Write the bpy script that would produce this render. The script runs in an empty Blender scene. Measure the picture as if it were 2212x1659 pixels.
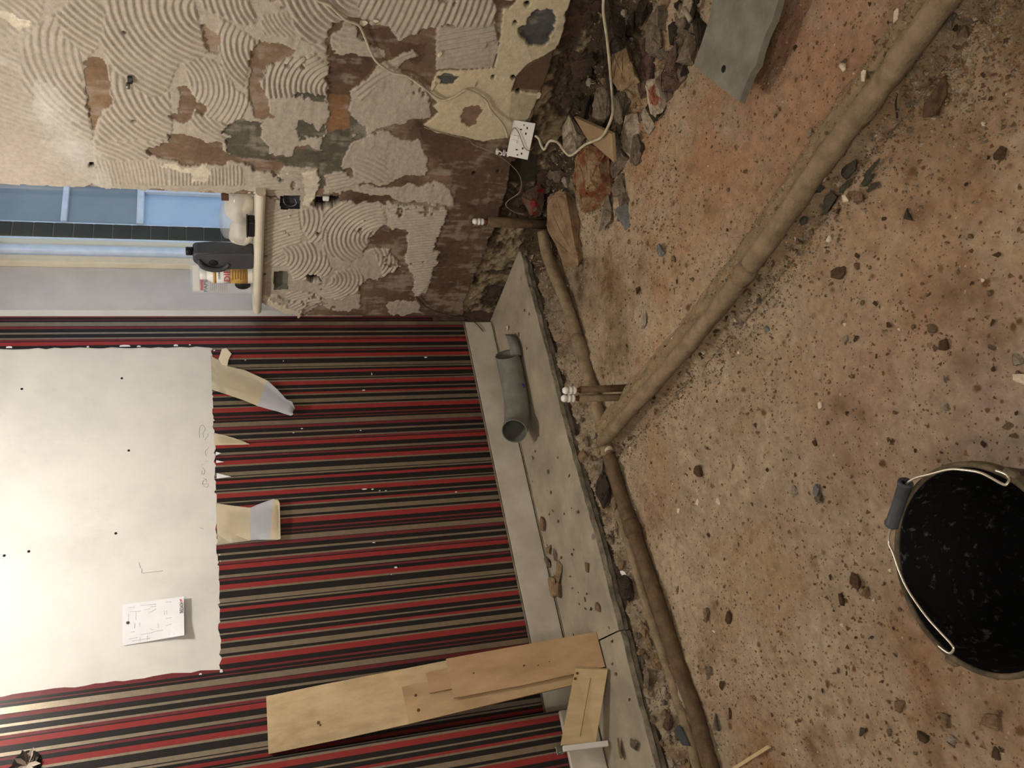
import bpy, bmesh, math, random
import numpy as np
from mathutils import Vector, Matrix

# ------------------------------------------------------------------ camera, world, light, exposure
SC = bpy.context.scene
COL = SC.collection
F = 1816.6532415406084
R = np.array([[-0.19638099750742602, -0.8444931443091686, 0.4982628152218486],
              [-0.2626955930417916, 0.5348948491765627, 0.8030432900664842],
              [-0.9446827664430053, 0.026810996609525295, -0.32688781140690193]])
C = np.array([-2.35571857, -3.15686467, 1.25])
cam = bpy.data.cameras.new('camera')
cam.sensor_fit = 'HORIZONTAL'; cam.sensor_width = 36.0; cam.lens = F / 2212 * 36.0
cam.clip_start = 0.02; cam.clip_end = 60
co = bpy.data.objects.new('camera', cam); COL.objects.link(co)
co.matrix_world = Matrix(((R[0, 0], -R[0, 1], -R[0, 2], C[0]), (R[1, 0], -R[1, 1], -R[1, 2], C[1]),
                          (R[2, 0], -R[2, 1], -R[2, 2], C[2]), (0, 0, 0, 1)))
SC.camera = co
SC.view_settings.view_transform = 'Standard'
SC.view_settings.look = 'None'
SC.view_settings.exposure = 0.0
SC.view_settings.gamma = 1.0
SC.view_settings.use_curve_mapping = False

W = bpy.data.worlds.new('overcast_sky'); SC.world = W; W.use_nodes = True
bgn = W.node_tree.nodes['Background']
bgn.inputs[0].default_value = (0.78, 0.88, 1.0, 1); bgn.inputs[1].default_value = 0.95


def lamp(name, kind, loc, power, color, size, target=None, size_y=None):
    d = bpy.data.lights.new(name, kind); d.energy = power; d.color = color
    if kind == 'AREA':
        d.shape = 'RECTANGLE' if size_y else 'DISK'; d.size = size
        if size_y: d.size_y = size_y
    else:
        d.shadow_soft_size = size
    o = bpy.data.objects.new(name, d); COL.objects.link(o); o.location = loc
    if target is not None:
        o.rotation_euler = (Vector(target) - Vector(loc)).to_track_quat('-Z', 'Y').to_euler()
    return o


lamp('ceiling_lamp', 'POINT', (-1.18, -0.95, 2.36), 43, (1.0, 0.95, 0.88), 0.07)
lamp('floor_fill_lamp', 'POINT', (-2.9, -3.4, 2.36), 35, (1.0, 0.94, 0.85), 0.07)  # added fill that brightens the floor; no second lamp is known here
lamp('daylight_from_rear_window', 'AREA', (-3.6, -4.9, 1.5), 17, (1.0, 0.98, 0.95), 1.4, (-1.6, -1.0, 0.3), 1.2)

random.seed(7)
RNG = np.random.default_rng(11)


# ------------------------------------------------------------------ geometry helpers
def ray(px, py):
    return R @ np.array([px - 1106.0, py - 829.5, F])


def at(px, py, ax, val):
    d = ray(px, py); t = (val - C[ax]) / d[ax]
    return C + d * t


def on_plane(px, py, p0, n):
    d = ray(px, py); t = np.dot(np.array(p0) - C, n) / np.dot(d, n)
    return C + d * t


def depth(p):
    return float((R.T @ (np.array(p) - C))[2])


def srgb(*c):
    if len(c) == 1: c = c[0]
    o = []
    for v in c[:3]:
        v /= 255.0
        o.append(v / 12.92 if v <= 0.04045 else ((v + 0.055) / 1.055) ** 2.4)
    return (o[0], o[1], o[2], 1.0)


def vnoise(x, y, seed):
    rg = np.random.default_rng(seed); T = rg.random((256, 256))
    xi = np.floor(x).astype(int); yi = np.floor(y).astype(int)
    fx = x - xi; fy = y - yi
    fx = fx * fx * (3 - 2 * fx); fy = fy * fy * (3 - 2 * fy)
    a = T[xi % 256, yi % 256]; b = T[(xi + 1) % 256, yi % 256]
    c = T[xi % 256, (yi + 1) % 256]; d = T[(xi + 1) % 256, (yi + 1) % 256]
    return (a * (1 - fx) + b * fx) * (1 - fy) + (c * (1 - fx) + d * fx) * fy - 0.5


def fbm(x, y, scale, seed, octaves=4):
    s = 0; amp = 1.0; fr = scale; tot = 0
    x = np.asarray(x, float); y = np.asarray(y, float)
    for k in range(octaves):
        s = s + amp * vnoise(x * fr + 17.3 * k, y * fr + 9.1 * k, seed + k); tot += amp
        amp *= 0.55; fr *= 2.03
    return s / tot * 2


def in_poly(px, py, poly):
    poly = np.array(poly, float); res = np.zeros(px.shape, bool)
    m = (px >= poly[:, 0].min()) & (px <= poly[:, 0].max()) & (py >= poly[:, 1].min()) & (py <= poly[:, 1].max())
    if not m.any(): return res
    x = px[m]; y = py[m]; r = np.zeros(x.shape, bool); n = len(poly); j = n - 1
    for i in range(n):
        xi, yi = poly[i]; xj, yj = poly[j]
        if yi != yj:
            r ^= ((yi > y) != (yj > y)) & (x < (xj - xi) * (y - yi) / (yj - yi) + xi)
        j = i
    res[m] = r
    return res


# ------------------------------------------------------------------ scene helpers
def tag(o, label=None, cat=None, group=None, kind=None):
    if label: o['label'] = label
    if cat: o['category'] = cat
    if group: o['group'] = group
    if kind: o['kind'] = kind
    return o


def link(name, me, m=None, parent=None):
    o = bpy.data.objects.new(name, me); COL.objects.link(o)
    if m is not None and not me.materials:
        for q in (m if isinstance(m, (list, tuple)) else [m]): me.materials.append(q)
    if parent is not None: o.parent = parent
    return o


def empty(name, loc, label, cat, group=None, kind=None):
    o = bpy.data.objects.new(name, None); COL.objects.link(o); o.location = loc; o.empty_display_size = 0.05
    bpy.context.view_layer.update()
    return tag(o, label, cat, group, kind)


def keep_world(o, parent):
    o.parent = parent
    o.matrix_parent_inverse = Matrix.Translation(Vector(parent.location)).inverted() if parent.type == 'EMPTY' else Matrix.Identity(4)


def bm_obj(name, bm, m, parent=None, smooth=False):
    bmesh.ops.recalc_face_normals(bm, faces=bm.faces)
    me = bpy.data.meshes.new(name); bm.to_mesh(me); bm.free()
    if smooth:
        for p in me.polygons: p.use_smooth = True
    o = link(name, me, m)
    if parent is not None: keep_world(o, parent)
    return o


def b_box(bm, lo, hi, bevel=0.0, seg=1):
    r = bmesh.ops.create_cube(bm, size=1.0)
    lo = Vector(lo); hi = Vector(hi)
    for v in r['verts']:
        v.co = Vector([(lo[i] + hi[i]) / 2 + v.co[i] * (hi[i] - lo[i]) for i in range(3)])
    if bevel:
        es = list({e for v in r['verts'] for e in v.link_edges})
        bmesh.ops.bevel(bm, geom=es, offset=bevel, segments=seg, affect='EDGES', profile=0.6)


def box(name, lo, hi, m, parent=None, bevel=0.0, seg=1):
    bm = bmesh.new(); b_box(bm, lo, hi, bevel, seg)
    return bm_obj(name, bm, m, parent)


def obox(name, c, u, v, n, su, sv, sn, m, parent=None, bevel=0.0):
    """box centred on c with axes u, v, n"""
    bm = bmesh.new(); b_box(bm, (-su / 2, -sv / 2, -sn / 2), (su / 2, sv / 2, sn / 2), bevel)
    u, v, n = Vector(u), Vector(v), Vector(n); c = Vector(c)
    for q in bm.verts:
        k = q.co.copy(); q.co = c + u * k.x + v * k.y + n * k.z
    return bm_obj(name, bm, m, parent)


def tube_bm(pts, rad, seg=10, closed_ends=True, jitter=0.0, bm=None):
    bm = bm or bmesh.new()
    pts = [Vector(p) for p in pts]; rings = []
    n = len(pts)
    prev = None
    for i, p in enumerate(pts):
        t = (pts[min(i + 1, n - 1)] - pts[max(i - 1, 0)]).normalized()
        if prev is None:
            a = Vector((0, 0, 1)) if abs(t.z) < 0.9 else Vector((1, 0, 0))
            u = t.cross(a).normalized()
        else:
            u = (prev - t * prev.dot(t)).normalized()
        prev = u; w = t.cross(u)
        r = rad[i] if isinstance(rad, (list, tuple)) else rad
        ring = []
        for k in range(seg):
            a = 2 * math.pi * k / seg
            rr = r * (1 + jitter * (random.random() - 0.5))
            ring.append(bm.verts.new(p + u * math.cos(a) * rr + w * math.sin(a) * rr))
        rings.append(ring)
    for i in range(n - 1):
        for k in range(seg):
            bm.faces.new((rings[i][k], rings[i][(k + 1) % seg], rings[i + 1][(k + 1) % seg], rings[i + 1][k]))
    if closed_ends:
        bm.faces.new(rings[0][::-1]); bm.faces.new(rings[-1])
    return bm


def smooth_path(pts, sub=6):
    pts = [np.array(p, float) for p in pts]; out = []
    for i in range(len(pts) - 1):
        p0 = pts[max(i - 1, 0)]; p1 = pts[i]; p2 = pts[i + 1]; p3 = pts[min(i + 2, len(pts) - 1)]
        for k in range(sub):
            t = k / sub
            out.append(0.5 * ((2 * p1) + (-p0 + p2) * t + (2 * p0 - 5 * p1 + 4 * p2 - p3) * t * t + (-p0 + 3 * p1 - 3 * p2 + p3) * t ** 3))
    out.append(pts[-1])
    return out


def tube(name, pts, rad, m, parent=None, seg=10, sub=0, jitter=0.0):
    if sub:
        if isinstance(rad, (list, tuple)): rad = list(np.interp(np.linspace(0, 1, (len(pts) - 1) * sub + 1), np.linspace(0, 1, len(rad)), rad))
        pts = smooth_path(pts, sub)
    return bm_obj(name, tube_bm(pts, rad, seg, True, jitter), m, parent, smooth=True)


def lathe_bm(profile, seg=24, bm=None):
    """profile: list of (r, z)"""
    bm = bm or bmesh.new(); rings = []
    for r, z in profile:
        if r < 1e-6: rings.append([bm.verts.new((0, 0, z))])
        else: rings.append([bm.verts.new((r * math.cos(2 * math.pi * k / seg), r * math.sin(2 * math.pi * k / seg), z)) for k in range(seg)])
    for a, b in zip(rings[:-1], rings[1:]):
        for k in range(seg):
            k2 = (k + 1) % seg
            if len(a) == 1 and len(b) == 1: continue
            if len(a) == 1: bm.faces.new((a[0], b[k2], b[k]))
            elif len(b) == 1: bm.faces.new((a[k], a[k2], b[0]))
            else: bm.faces.new((a[k], a[k2], b[k2], b[k]))
    return bm


def lathe(name, profile, loc, m, parent=None, seg=24, tilt=None):
    bm = lathe_bm(profile, seg)
    if tilt is not None: bmesh.ops.rotate(bm, cent=(0, 0, 0), matrix=tilt, verts=bm.verts)
    bmesh.ops.translate(bm, vec=Vector(loc), verts=bm.verts)
    return bm_obj(name, bm, m, parent, smooth=True)


def prism(name, pts, off, m, parent=None, bevel=0.0):
    """closed slab from a 3-D outline pts, extruded by the vector off"""
    bm = bmesh.new(); off = Vector(off)
    a = [bm.verts.new(Vector(p)) for p in pts]; b = [bm.verts.new(Vector(p) + off) for p in pts]
    bm.faces.new(a); bm.faces.new(b[::-1])
    n = len(a)
    for i in range(n): bm.faces.new((a[i], b[i], b[(i + 1) % n], a[(i + 1) % n]))
    if bevel: bmesh.ops.bevel(bm, geom=list(bm.edges), offset=bevel, segments=1, affect='EDGES')
    return bm_obj(name, bm, m, parent)


def text(name, s, size, org, u, v, m, parent=None, ext=0.0004, width=None):
    cu = bpy.data.curves.new(name, 'FONT'); cu.body = s; cu.size = size; cu.extrude = ext
    cu.resolution_u = 2
    tmp = bpy.data.objects.new('t', cu); COL.objects.link(tmp)
    bpy.context.view_layer.update()
    me = bpy.data.meshes.new_from_object(tmp.evaluated_get(bpy.context.evaluated_depsgraph_get()))
    bpy.data.objects.remove(tmp); bpy.data.curves.remove(cu)
    u = Vector(u).normalized(); v = Vector(v).normalized(); n = u.cross(v); o0 = Vector(org)
    xs = [q.co.x for q in me.vertices]
    k = width / (max(xs) - min(xs)) if width else 1.0
    for q in me.vertices:
        c = q.co.copy(); q.co = o0 + u * c.x * k + v * c.y + n * c.z
    me.name = name; me.materials.clear()
    o = link(name, me, m)
    if parent is not None: keep_world(o, parent)
    return o


# ------------------------------------------------------------------ materials
def mat(name, c1, c2=None, scale=20, rough=0.8, bump=0.0, bscale=None, spec=0.3, metal=0.0, stretch=None, detail=5, contrast=(0.35, 0.65), attr=None, spots=None, trans=0.0, alpha=1.0, wet=None, coat=0.0):
    m = bpy.data.materials.new(name); m.use_nodes = True
    nt = m.node_tree; N = nt.nodes; L = nt.links; b = N['Principled BSDF']
    b.inputs['Roughness'].default_value = rough; b.inputs['Metallic'].default_value = metal
    b.inputs['Specular IOR Level'].default_value = spec
    b.inputs['Transmission Weight'].default_value = trans; b.inputs['Alpha'].default_value = alpha
    b.inputs['Coat Weight'].default_value = coat
    tc = N.new('ShaderNodeTexCoord'); mp = N.new('ShaderNodeMapping'); L.new(tc.outputs['Object'], mp.inputs[0])
    if stretch: mp.inputs['Scale'].default_value = stretch

    def noise(sc, det=detail):
        n = N.new('ShaderNodeTexNoise'); n.inputs['Scale'].default_value = sc; n.inputs['Detail'].default_value = det
        n.inputs['Roughness'].default_value = 0.62; L.new(mp.outputs[0], n.inputs['Vector']); return n

    def ramp(src, lo, hi, inv=False):
        r = N.new('ShaderNodeMapRange'); r.inputs[1].default_value = lo; r.inputs[2].default_value = hi
        if inv: r.inputs[3].default_value = 1; r.inputs[4].default_value = 0
        L.new(src, r.inputs[0]); return r.outputs[0]

    def mix(fac, a, c):
        x = N.new('ShaderNodeMix'); x.data_type = 'RGBA'
        L.new(fac, x.inputs[0])
        for v, s in ((a, 6), (c, 7)):
            if isinstance(v, tuple): x.inputs[s].default_value = v
            else: L.new(v, x.inputs[s])
        return x.outputs[2]
    out = None
    if attr:
        at_ = N.new('ShaderNodeAttribute'); at_.attribute_name = 'Col'
        n1 = noise(scale)
        mul = N.new('ShaderNodeMix'); mul.data_type = 'RGBA'; mul.blend_type = 'MULTIPLY'; mul.inputs[0].default_value = 1.0
        L.new(at_.outputs['Color'], mul.inputs[6])
        L.new(mix(ramp(n1.outputs[0], 0.3, 0.7), (1 - attr, 1 - attr, 1 - attr, 1), (1 + attr * 0.7, 1 + attr * 0.7, 1 + attr * 0.7, 1)), mul.inputs[7])
        out = mul.outputs[2]
    elif c2 is not None:
        n1 = noise(scale); out = mix(ramp(n1.outputs[0], *contrast), c1, c2)
    if spots:
        # scattered damp specks and grit: (scale, radius, colour, amount)
        for sc, rad, colr, amt in spots:
            v = N.new('ShaderNodeTexVoronoi'); v.inputs['Scale'].default_value = sc; v.inputs['Randomness'].default_value = 1.0
            L.new(mp.outputs[0], v.inputs['Vector'])
            wn = noise(sc * 0.9, 3)
            ad = N.new('ShaderNodeMath'); ad.operation = 'ADD'; L.new(v.outputs['Distance'], ad.inputs[0])
            ms = N.new('ShaderNodeMath'); ms.operation = 'MULTIPLY'; ms.inputs[1].default_value = 0.5; L.new(wn.outputs[0], ms.inputs[0]); L.new(ms.outputs[0], ad.inputs[1])
            s1 = ramp(ad.outputs[0], rad + 0.16, rad + 0.30, True)
            sp = N.new('ShaderNodeSeparateColor'); L.new(v.outputs['Color'], sp.inputs[0])
            g = ramp(sp.outputs[0], 1 - amt, 1 - amt + 0.05)
            mm = N.new('ShaderNodeMath'); mm.operation = 'MULTIPLY'; L.new(s1, mm.inputs[0]); L.new(g, mm.inputs[1])
            out = mix(mm.outputs[0], out, colr)
    if out is None: b.inputs['Base Color'].default_value = c1
    else: L.new(out, b.inputs['Base Color'])
    if bump:
        nb = noise(bscale or scale * 2, 6); bp = N.new('ShaderNodeBump'); bp.inputs['Strength'].default_value = 1.0
        bp.inputs['Distance'].default_value = bump; L.new(nb.outputs[0], bp.inputs['Height']); L.new(bp.outputs[0], b.inputs['Normal'])
    if wet:
        nw = noise(wet[0], 3); L.new(ramp(nw.outputs[0], 0.45, 0.6, True), b.inputs['Roughness'])
        rr = N.new('ShaderNodeMapRange'); rr.inputs[1].default_value = 0.42; rr.inputs[2].default_value = 0.6
        rr.inputs[3].default_value = rough; rr.inputs[4].default_value = wet[1]; L.new(nw.outputs[0], rr.inputs[0]); L.new(rr.outputs[0], b.inputs['Roughness'])
    return m


M = {}
M['wall_attr'] = mat('adhesive_and_plaster', (1, 1, 1, 1), attr=0.16, scale=60, rough=0.95, bump=0.0015, bscale=220, spec=0.15)
M['floor_attr'] = mat('dug_out_earth', (1, 1, 1, 1), attr=0.22, scale=45, rough=0.95, bump=0.006, bscale=150, spec=0.12,
                      spots=[(20, 0.17, srgb(112, 84, 58), 0.30), (44, 0.20, srgb(104, 78, 54), 0.36), (100, 0.22, srgb(108, 84, 62), 0.40), (150, 0.05, srgb(205, 190, 165), 0.06)])
M['white_paint'] = mat('white_wall_paint', srgb(226, 224, 220), srgb(202, 201, 199), 3.5, 0.75, 0.0006, 60, contrast=(0.45, 0.8))
M['reveal_paint'] = mat('reveal_plaster_paint', srgb(205, 204, 206), srgb(190, 189, 192), 4, 0.85, 0.001, 50)
M['cream_trim'] = mat('cream_gloss_paint', srgb(222, 214, 196), srgb(208, 199, 178), 9, 0.5, 0.0008, 40)
M['skirting'] = mat('dusty_white_skirting_paint', srgb(208, 202, 190), srgb(188, 180, 164), 8, 0.6, 0.0004, 60)
M['bare_brown'] = mat('bare_brown_plaster', srgb(98, 76, 62), srgb(70, 54, 44), 30, 0.95, 0.003, 80)
M['black_stripe'] = mat('black_stripe', srgb(34, 32, 32), srgb(29, 27, 28), 50, 0.40, 0.0002, 300, spec=0.35)
M['red_stripe'] = mat('red_stripe', srgb(148, 50, 50), srgb(138, 46, 46), 40, 0.42, 0.0002, 300, spec=0.35)
M['maroon_stripe'] = mat('maroon_stripe', srgb(114, 46, 51), srgb(104, 41, 46), 40, 0.42, 0.0002, 300, spec=0.35)
M['taupe_stripe'] = mat('metallic_taupe_stripe', srgb(164, 152, 134), srgb(152, 140, 122), 40, 0.38, 0.0002, 300, metal=0.75)
M['plug'] = mat('dark_hole', srgb(40, 38, 36), rough=0.95)
M['slab'] = mat('dusty_concrete', srgb(172, 160, 140), srgb(140, 132, 117), 5, 0.9, 0.002, 60, detail=8,
                spots=[(30, 0.06, srgb(92, 84, 70), 0.25), (70, 0.06, srgb(90, 80, 66), 0.25), (14, 0.10, srgb(120, 114, 104), 0.4)])
M['slab_edge'] = mat('broken_concrete_edge', srgb(142, 132, 114), srgb(98, 90, 76), 22, 0.95, 0.006, 60)
M['mud_pipe'] = mat('mud_caked_lagging', srgb(150, 132, 106), srgb(122, 105, 82), 26, 0.95, 0.004, 110)
M['mud_dark'] = mat('damp_mud_lagging', srgb(112, 92, 70), srgb(86, 70, 52), 30, 0.95, 0.003, 110)
M['copper'] = mat('dull_copper', srgb(120, 72, 48), srgb(92, 58, 40), 40, 0.5, metal=0.6)
M['white_plastic'] = mat('white_plastic', srgb(236, 234, 228), rough=0.35, spec=0.5)
M['socket_plastic'] = mat('white_socket_plastic', srgb(228, 226, 222), rough=0.35, spec=0.5)
M['grey_pvc'] = mat('grey_pipe_plastic', srgb(128, 128, 120), srgb(104, 104, 97), 14, 0.62, 0.0006, 80)
M['purple'] = mat('purple_marking', srgb(74, 62, 140), rough=0.6)
M['slate'] = mat('dusty_grey_slate', srgb(134, 130, 118), srgb(108, 105, 95), 13, 0.85, 0.0015, 80, stretch=(1, 1, 1))
M['dark_slate'] = mat('dark_slate', srgb(84, 78, 64), srgb(62, 57, 47), 2.4, 0.85, 0.003, 8)
M['st_grey'] = mat('grey_rubble', srgb(142, 128, 110), srgb(96, 84, 70), 2.2, 0.9, 0.006, 7, wet=(1.8, 0.3))
M['st_tan'] = mat('tan_rubble', srgb(164, 140, 108), srgb(118, 94, 66), 2.0, 0.9, 0.006, 7)
M['st_dark'] = mat('dark_soil_rubble', srgb(74, 62, 50), srgb(42, 35, 28), 2.2, 0.9, 0.010, 6, wet=(2.2, 0.35))
M['st_white'] = mat('pale_rubble', srgb(188, 176, 156), srgb(138, 124, 104), 2.0, 0.85, 0.005, 7)
M['st_red'] = mat('wet_brick_conglomerate', srgb(122, 70, 46), srgb(150, 126, 94), 1.7, 0.8, 0.010, 6, contrast=(0.42, 0.56), wet=(1.6, 0.22))
M['st_marked'] = mat('pale_rubble_with_orange_mark', srgb(186, 174, 154), srgb(152, 100, 76), 0.9, 0.8, 0.005, 7, contrast=(0.55, 0.60), wet=(2.0, 0.3))
M['st_mauve'] = mat('mauve_conglomerate', srgb(122, 96, 84), srgb(84, 66, 56), 2.4, 0.85, 0.008, 7, wet=(1.8, 0.25))
M['red_paint'] = mat('red_painted_stone', srgb(104, 86, 70), srgb(126, 40, 42), 1.1, 0.8, 0.004, 6, contrast=(0.52, 0.57))
M['clod'] = mat('earth_clod', srgb(158, 132, 104), srgb(122, 98, 74), 2.4, 0.95, 0.006, 8)
M['clod_dark'] = mat('damp_clod', srgb(112, 88, 64), srgb(84, 64, 46), 2.4, 0.95, 0.006, 8)
M['chip_white'] = mat('plaster_chip', srgb(220, 208, 186), srgb(196, 180, 156), 2.4, 0.85)
M['chip_blue'] = mat('blue_grey_chip', srgb(118, 118, 114), srgb(94, 95, 94), 2.4, 0.85)
M['chip_orange'] = mat('terracotta_chip', srgb(176, 108, 70), srgb(150, 92, 62), 2.4, 0.85)
M['ply'] = mat('plywood_face', srgb(202, 180, 144), srgb(172, 148, 112), 5, 0.7, 0.0008, 30, stretch=(3.0, 3.0, 0.7), detail=8)
M['ply_dark'] = mat('plywood_tan_face', srgb(186, 156, 120), srgb(162, 132, 98), 4, 0.7, 0.0008, 30, stretch=(3.0, 3.0, 0.7), detail=8)
M['ply_mid'] = mat('plywood_buff_face', srgb(190, 164, 126), srgb(158, 132, 98), 4, 0.7, 0.0008, 30, stretch=(3.0, 3.0, 0.7), detail=8)
M['ply_edge'] = mat('ragged_ply_edge', srgb(170, 132, 90), srgb(126, 92, 60), 14, 0.85, 0.003, 50, stretch=(1, 1, 6))
M['pine'] = mat('pale_planed_wood', srgb(208, 186, 146), srgb(194, 170, 128), 6, 0.6, 0.0004, 40, stretch=(4, 4, 0.8))
M['knot'] = mat('dark_knot', srgb(96, 66, 42), rough=0.8)
M['cable'] = mat('cream_cable_sheath', srgb(206, 196, 172), srgb(176, 164, 138), 30, 0.6)
M['thin_wire'] = mat('thin_dusty_wire', srgb(160, 146, 120), srgb(130, 116, 92), 30, 0.6)
M['black_wire'] = mat('black_wire', srgb(58, 50, 42), rough=0.6)
M['slot'] = mat('black_slot', srgb(20, 19, 18), rough=0.7)
M['steel'] = mat('galvanised_steel', srgb(168, 166, 160), srgb(120, 118, 112), 30, 0.4, metal=0.8)
M['bright_wire'] = mat('bright_steel_wire', srgb(214, 206, 190), rough=0.3, metal=0.85)
M['bucket'] = mat('scuffed_black_bucket_plastic', srgb(19, 19, 20), srgb(96, 95, 92), 75, 0.5, 0.0008, 60, spec=0.25, detail=9, contrast=(0.58, 0.74))
M['bucket_rim'] = mat('muddy_bucket_rim', srgb(112, 98, 76), srgb(62, 56, 46), 30, 0.8, 0.001, 80)
M['grip'] = mat('dark_grip_plastic', srgb(74, 77, 80), srgb(58, 61, 64), 20, 0.55)
M['tile'] = mat('dark_green_glazed_tile', srgb(28, 36, 28), srgb(20, 26, 21), 10, 0.5, spec=0.12)
M['grout'] = mat('grout', srgb(96, 92, 84), rough=0.9)
M['pane_grey'] = mat('pane_grey_reflection', srgb(136, 148, 160), srgb(122, 136, 150), 3, 0.3, spec=0.3)  # opaque pane, the glass reflection is put into its colour
M['pane_blue'] = mat('pane_blue_reflection', srgb(178, 202, 228), srgb(160, 188, 218), 3, 0.3, spec=0.3)  # lower pane, its paler reflection is painted as base colour
M['blue_white'] = mat('weathered_white_frame', srgb(214, 222, 236), srgb(196, 206, 222), 20, 0.5)
M['can_grey'] = mat('dark_grey_canister', srgb(72, 74, 78), srgb(62, 64, 68), 10, 0.5, spec=0.4)
M['can_black'] = mat('black_cap', srgb(28, 28, 30), rough=0.5)
M['label_yellow'] = mat('yellow_label', srgb(196, 158, 84), srgb(184, 146, 76), 20, 0.5)
M['label_white'] = mat('white_label', srgb(232, 230, 224), rough=0.5)
M['label_red'] = mat('red_print', srgb(196, 36, 40), rough=0.5)
M['print_dark'] = mat('dark_print', srgb(60, 48, 46), rough=0.6)
M['print_grey'] = mat('grey_print', srgb(168, 166, 168), rough=0.7)
M['print_brown'] = mat('brown_print', srgb(120, 84, 44), rough=0.6)
M['card'] = mat('grey_white_card', srgb(206, 206, 212), srgb(196, 196, 204), 12, 0.5)
M['plastic_film'] = mat('clear_plastic_film', srgb(225, 228, 232), rough=0.15, spec=0.6, alpha=0.28)
M['blister'] = mat('clear_blister', srgb(225, 225, 228), rough=0.08, spec=0.6, alpha=0.12)
M['filler_white'] = mat('white_bagged_filler', srgb(226, 220, 206), srgb(208, 200, 182), 8, 0.6, 0.004, 20)
M['brown_card'] = mat('brown_block', srgb(92, 62, 46), rough=0.8)
M['paper_cream'] = mat('cream_lining_paper', srgb(236, 226, 200), srgb(228, 216, 188), 9, 0.85)
M['paper_white'] = mat('white_paper', srgb(238, 238, 240), srgb(230, 230, 236), 10, 0.8)
M['paper_blue'] = mat('bluish_white_paper', srgb(222, 222, 228), srgb(212, 212, 220), 9, 0.85)
M['pencil'] = mat('faint_pencil', srgb(176, 173, 169), rough=0.8)
M['ink'] = mat('plan_line', srgb(196, 195, 202), rough=0.8)
M['ceiling'] = mat('ceiling_paint', srgb(222, 216, 205), srgb(210, 204, 194), 4, 0.9)
M['shred'] = mat('dark_shred', srgb(92, 82, 78), srgb(70, 60, 58), 20, 0.8)
M['shred_light'] = mat('pale_shred', srgb(206, 192, 178), srgb(180, 166, 152), 20, 0.8)
gl = bpy.data.materials.new('window_glass'); gl.use_nodes = True; M['glass'] = gl
_n = gl.node_tree.nodes; _l = gl.node_tree.links; _n.remove(_n['Principled BSDF'])
_t = _n.new('ShaderNodeBsdfTransparent'); _g = _n.new('ShaderNodeBsdfGlossy'); _g.inputs['Roughness'].default_value = 0.03
_f = _n.new('ShaderNodeFresnel'); _f.inputs[0].default_value = 1.25; _x = _n.new('ShaderNodeMixShader'); _t.inputs[0].default_value = (.95, .97, .98, 1)
_l.new(_f.outputs[0], _x.inputs[0]); _l.new(_t.outputs[0], _x.inputs[1]); _l.new(_g.outputs[0], _x.inputs[2]); _l.new(_x.outputs[0], _n['Material Output'].inputs[0])


# ------------------------------------------------------------------ grid meshes
def grid_mesh(name, P, keep, col, m, parent=None, smooth=True):
    ny, nx, _ = P.shape
    idx = np.arange(ny * nx).reshape(ny, nx)
    q = np.stack([idx[:-1, :-1], idx[:-1, 1:], idx[1:, 1:], idx[1:, :-1]], -1)[keep]
    used, inv = np.unique(q.ravel(), return_inverse=True)
    V = P.reshape(-1, 3)[used]; me = bpy.data.meshes.new(name)
    nf = len(q)
    me.vertices.add(len(V)); me.vertices.foreach_set('co', V.ravel().astype(np.float32))
    me.loops.add(nf * 4); me.loops.foreach_set('vertex_index', inv.astype(np.int32))
    me.polygons.add(nf); me.polygons.foreach_set('loop_start', (np.arange(nf) * 4).astype(np.int32))
    me.polygons.foreach_set('use_smooth', np.full(nf, smooth))
    me.update(calc_edges=True)
    if col is not None:
        ca = me.color_attributes.new('Col', 'FLOAT_COLOR', 'POINT')
        c4 = np.ones((len(V), 4), np.float32); c4[:, :3] = col.reshape(-1, 3)[used]
        ca.data.foreach_set('color', c4.ravel())
    me.validate()
    return link(name, me, m, parent)


# ------------------------------------------------------------------ room shell
wall_back = box('wall_back', (-4.6, 0.0, -0.3), (0.030, 0.2, 2.5), M['white_paint'])
tag(wall_back, 'long wall with striped wallpaper and a bare white patch', 'wall', kind='structure')
box('bare_plaster', (-0.062, -0.0012, -0.1), (0.0305, 0.001, 0.62), M['bare_brown'], wall_back)
ceiling = box('ceiling', (-4.7, -5.3, 2.5), (0.3, 0.3, 2.6), M['ceiling']); tag(ceiling, 'plain pale ceiling over the room', 'ceiling', kind='structure')
wl = box('wall_left', (-4.7, -5.3, -0.3), (-4.55, 0.1, 2.55), M['ceiling']); tag(wl, 'plain pale wall at the far end behind the bucket', 'wall', kind='structure')
wf = box('wall_front', (-4.7, -5.4, -0.3), (0.3, -5.25, 2.55), M['ceiling']); tag(wf, 'plain pale wall behind the viewer', 'wall', kind='structure')

# ---- wallpaper: strips read off the photograph over one repeat
STR = [(80, 't'), (120, 'b'), (124, 'm'), (150, 'b'), (185, 't'), (203, 'b'), (240, 't'), (255, 'm'), (275, 'b'), (283, 'r'), (320, 'b'), (362, 't'), (385, 'b'), (393, 'm'), (410, 'b'), (440, 'r'), (478, 't'), (495, 'b'), (548, 't'), (582, 'b'), (590, 't'), (605, 'b'), (628, 'r'), (655, 'b'), (705, 't'), (716, 'b'), (730, 't'), (747, 'r'), (788, 'b'), (825, 't'), (838, 'b'), (870, 'r'), (890, 't'), (905, 'b'), (945, 't'), (987, 'b'), (1010, 't'), (1023, 'r'), (1070, 'b'), (1110, 'm'), (1127, 'b'), (1150, 'm'), (1158, 'b'), (1180, 'end')]
sx = [at(640, 680 + v * 0.19289, 1, 0)[0] for v, _ in STR]
period = sx[0] - sx[-1]
PAP = [M['black_stripe'], M['red_stripe'], M['maroon_stripe'], M['taupe_stripe']]; PI_ = {'b': 0, 'r': 1, 'm': 2, 't': 3}


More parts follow.
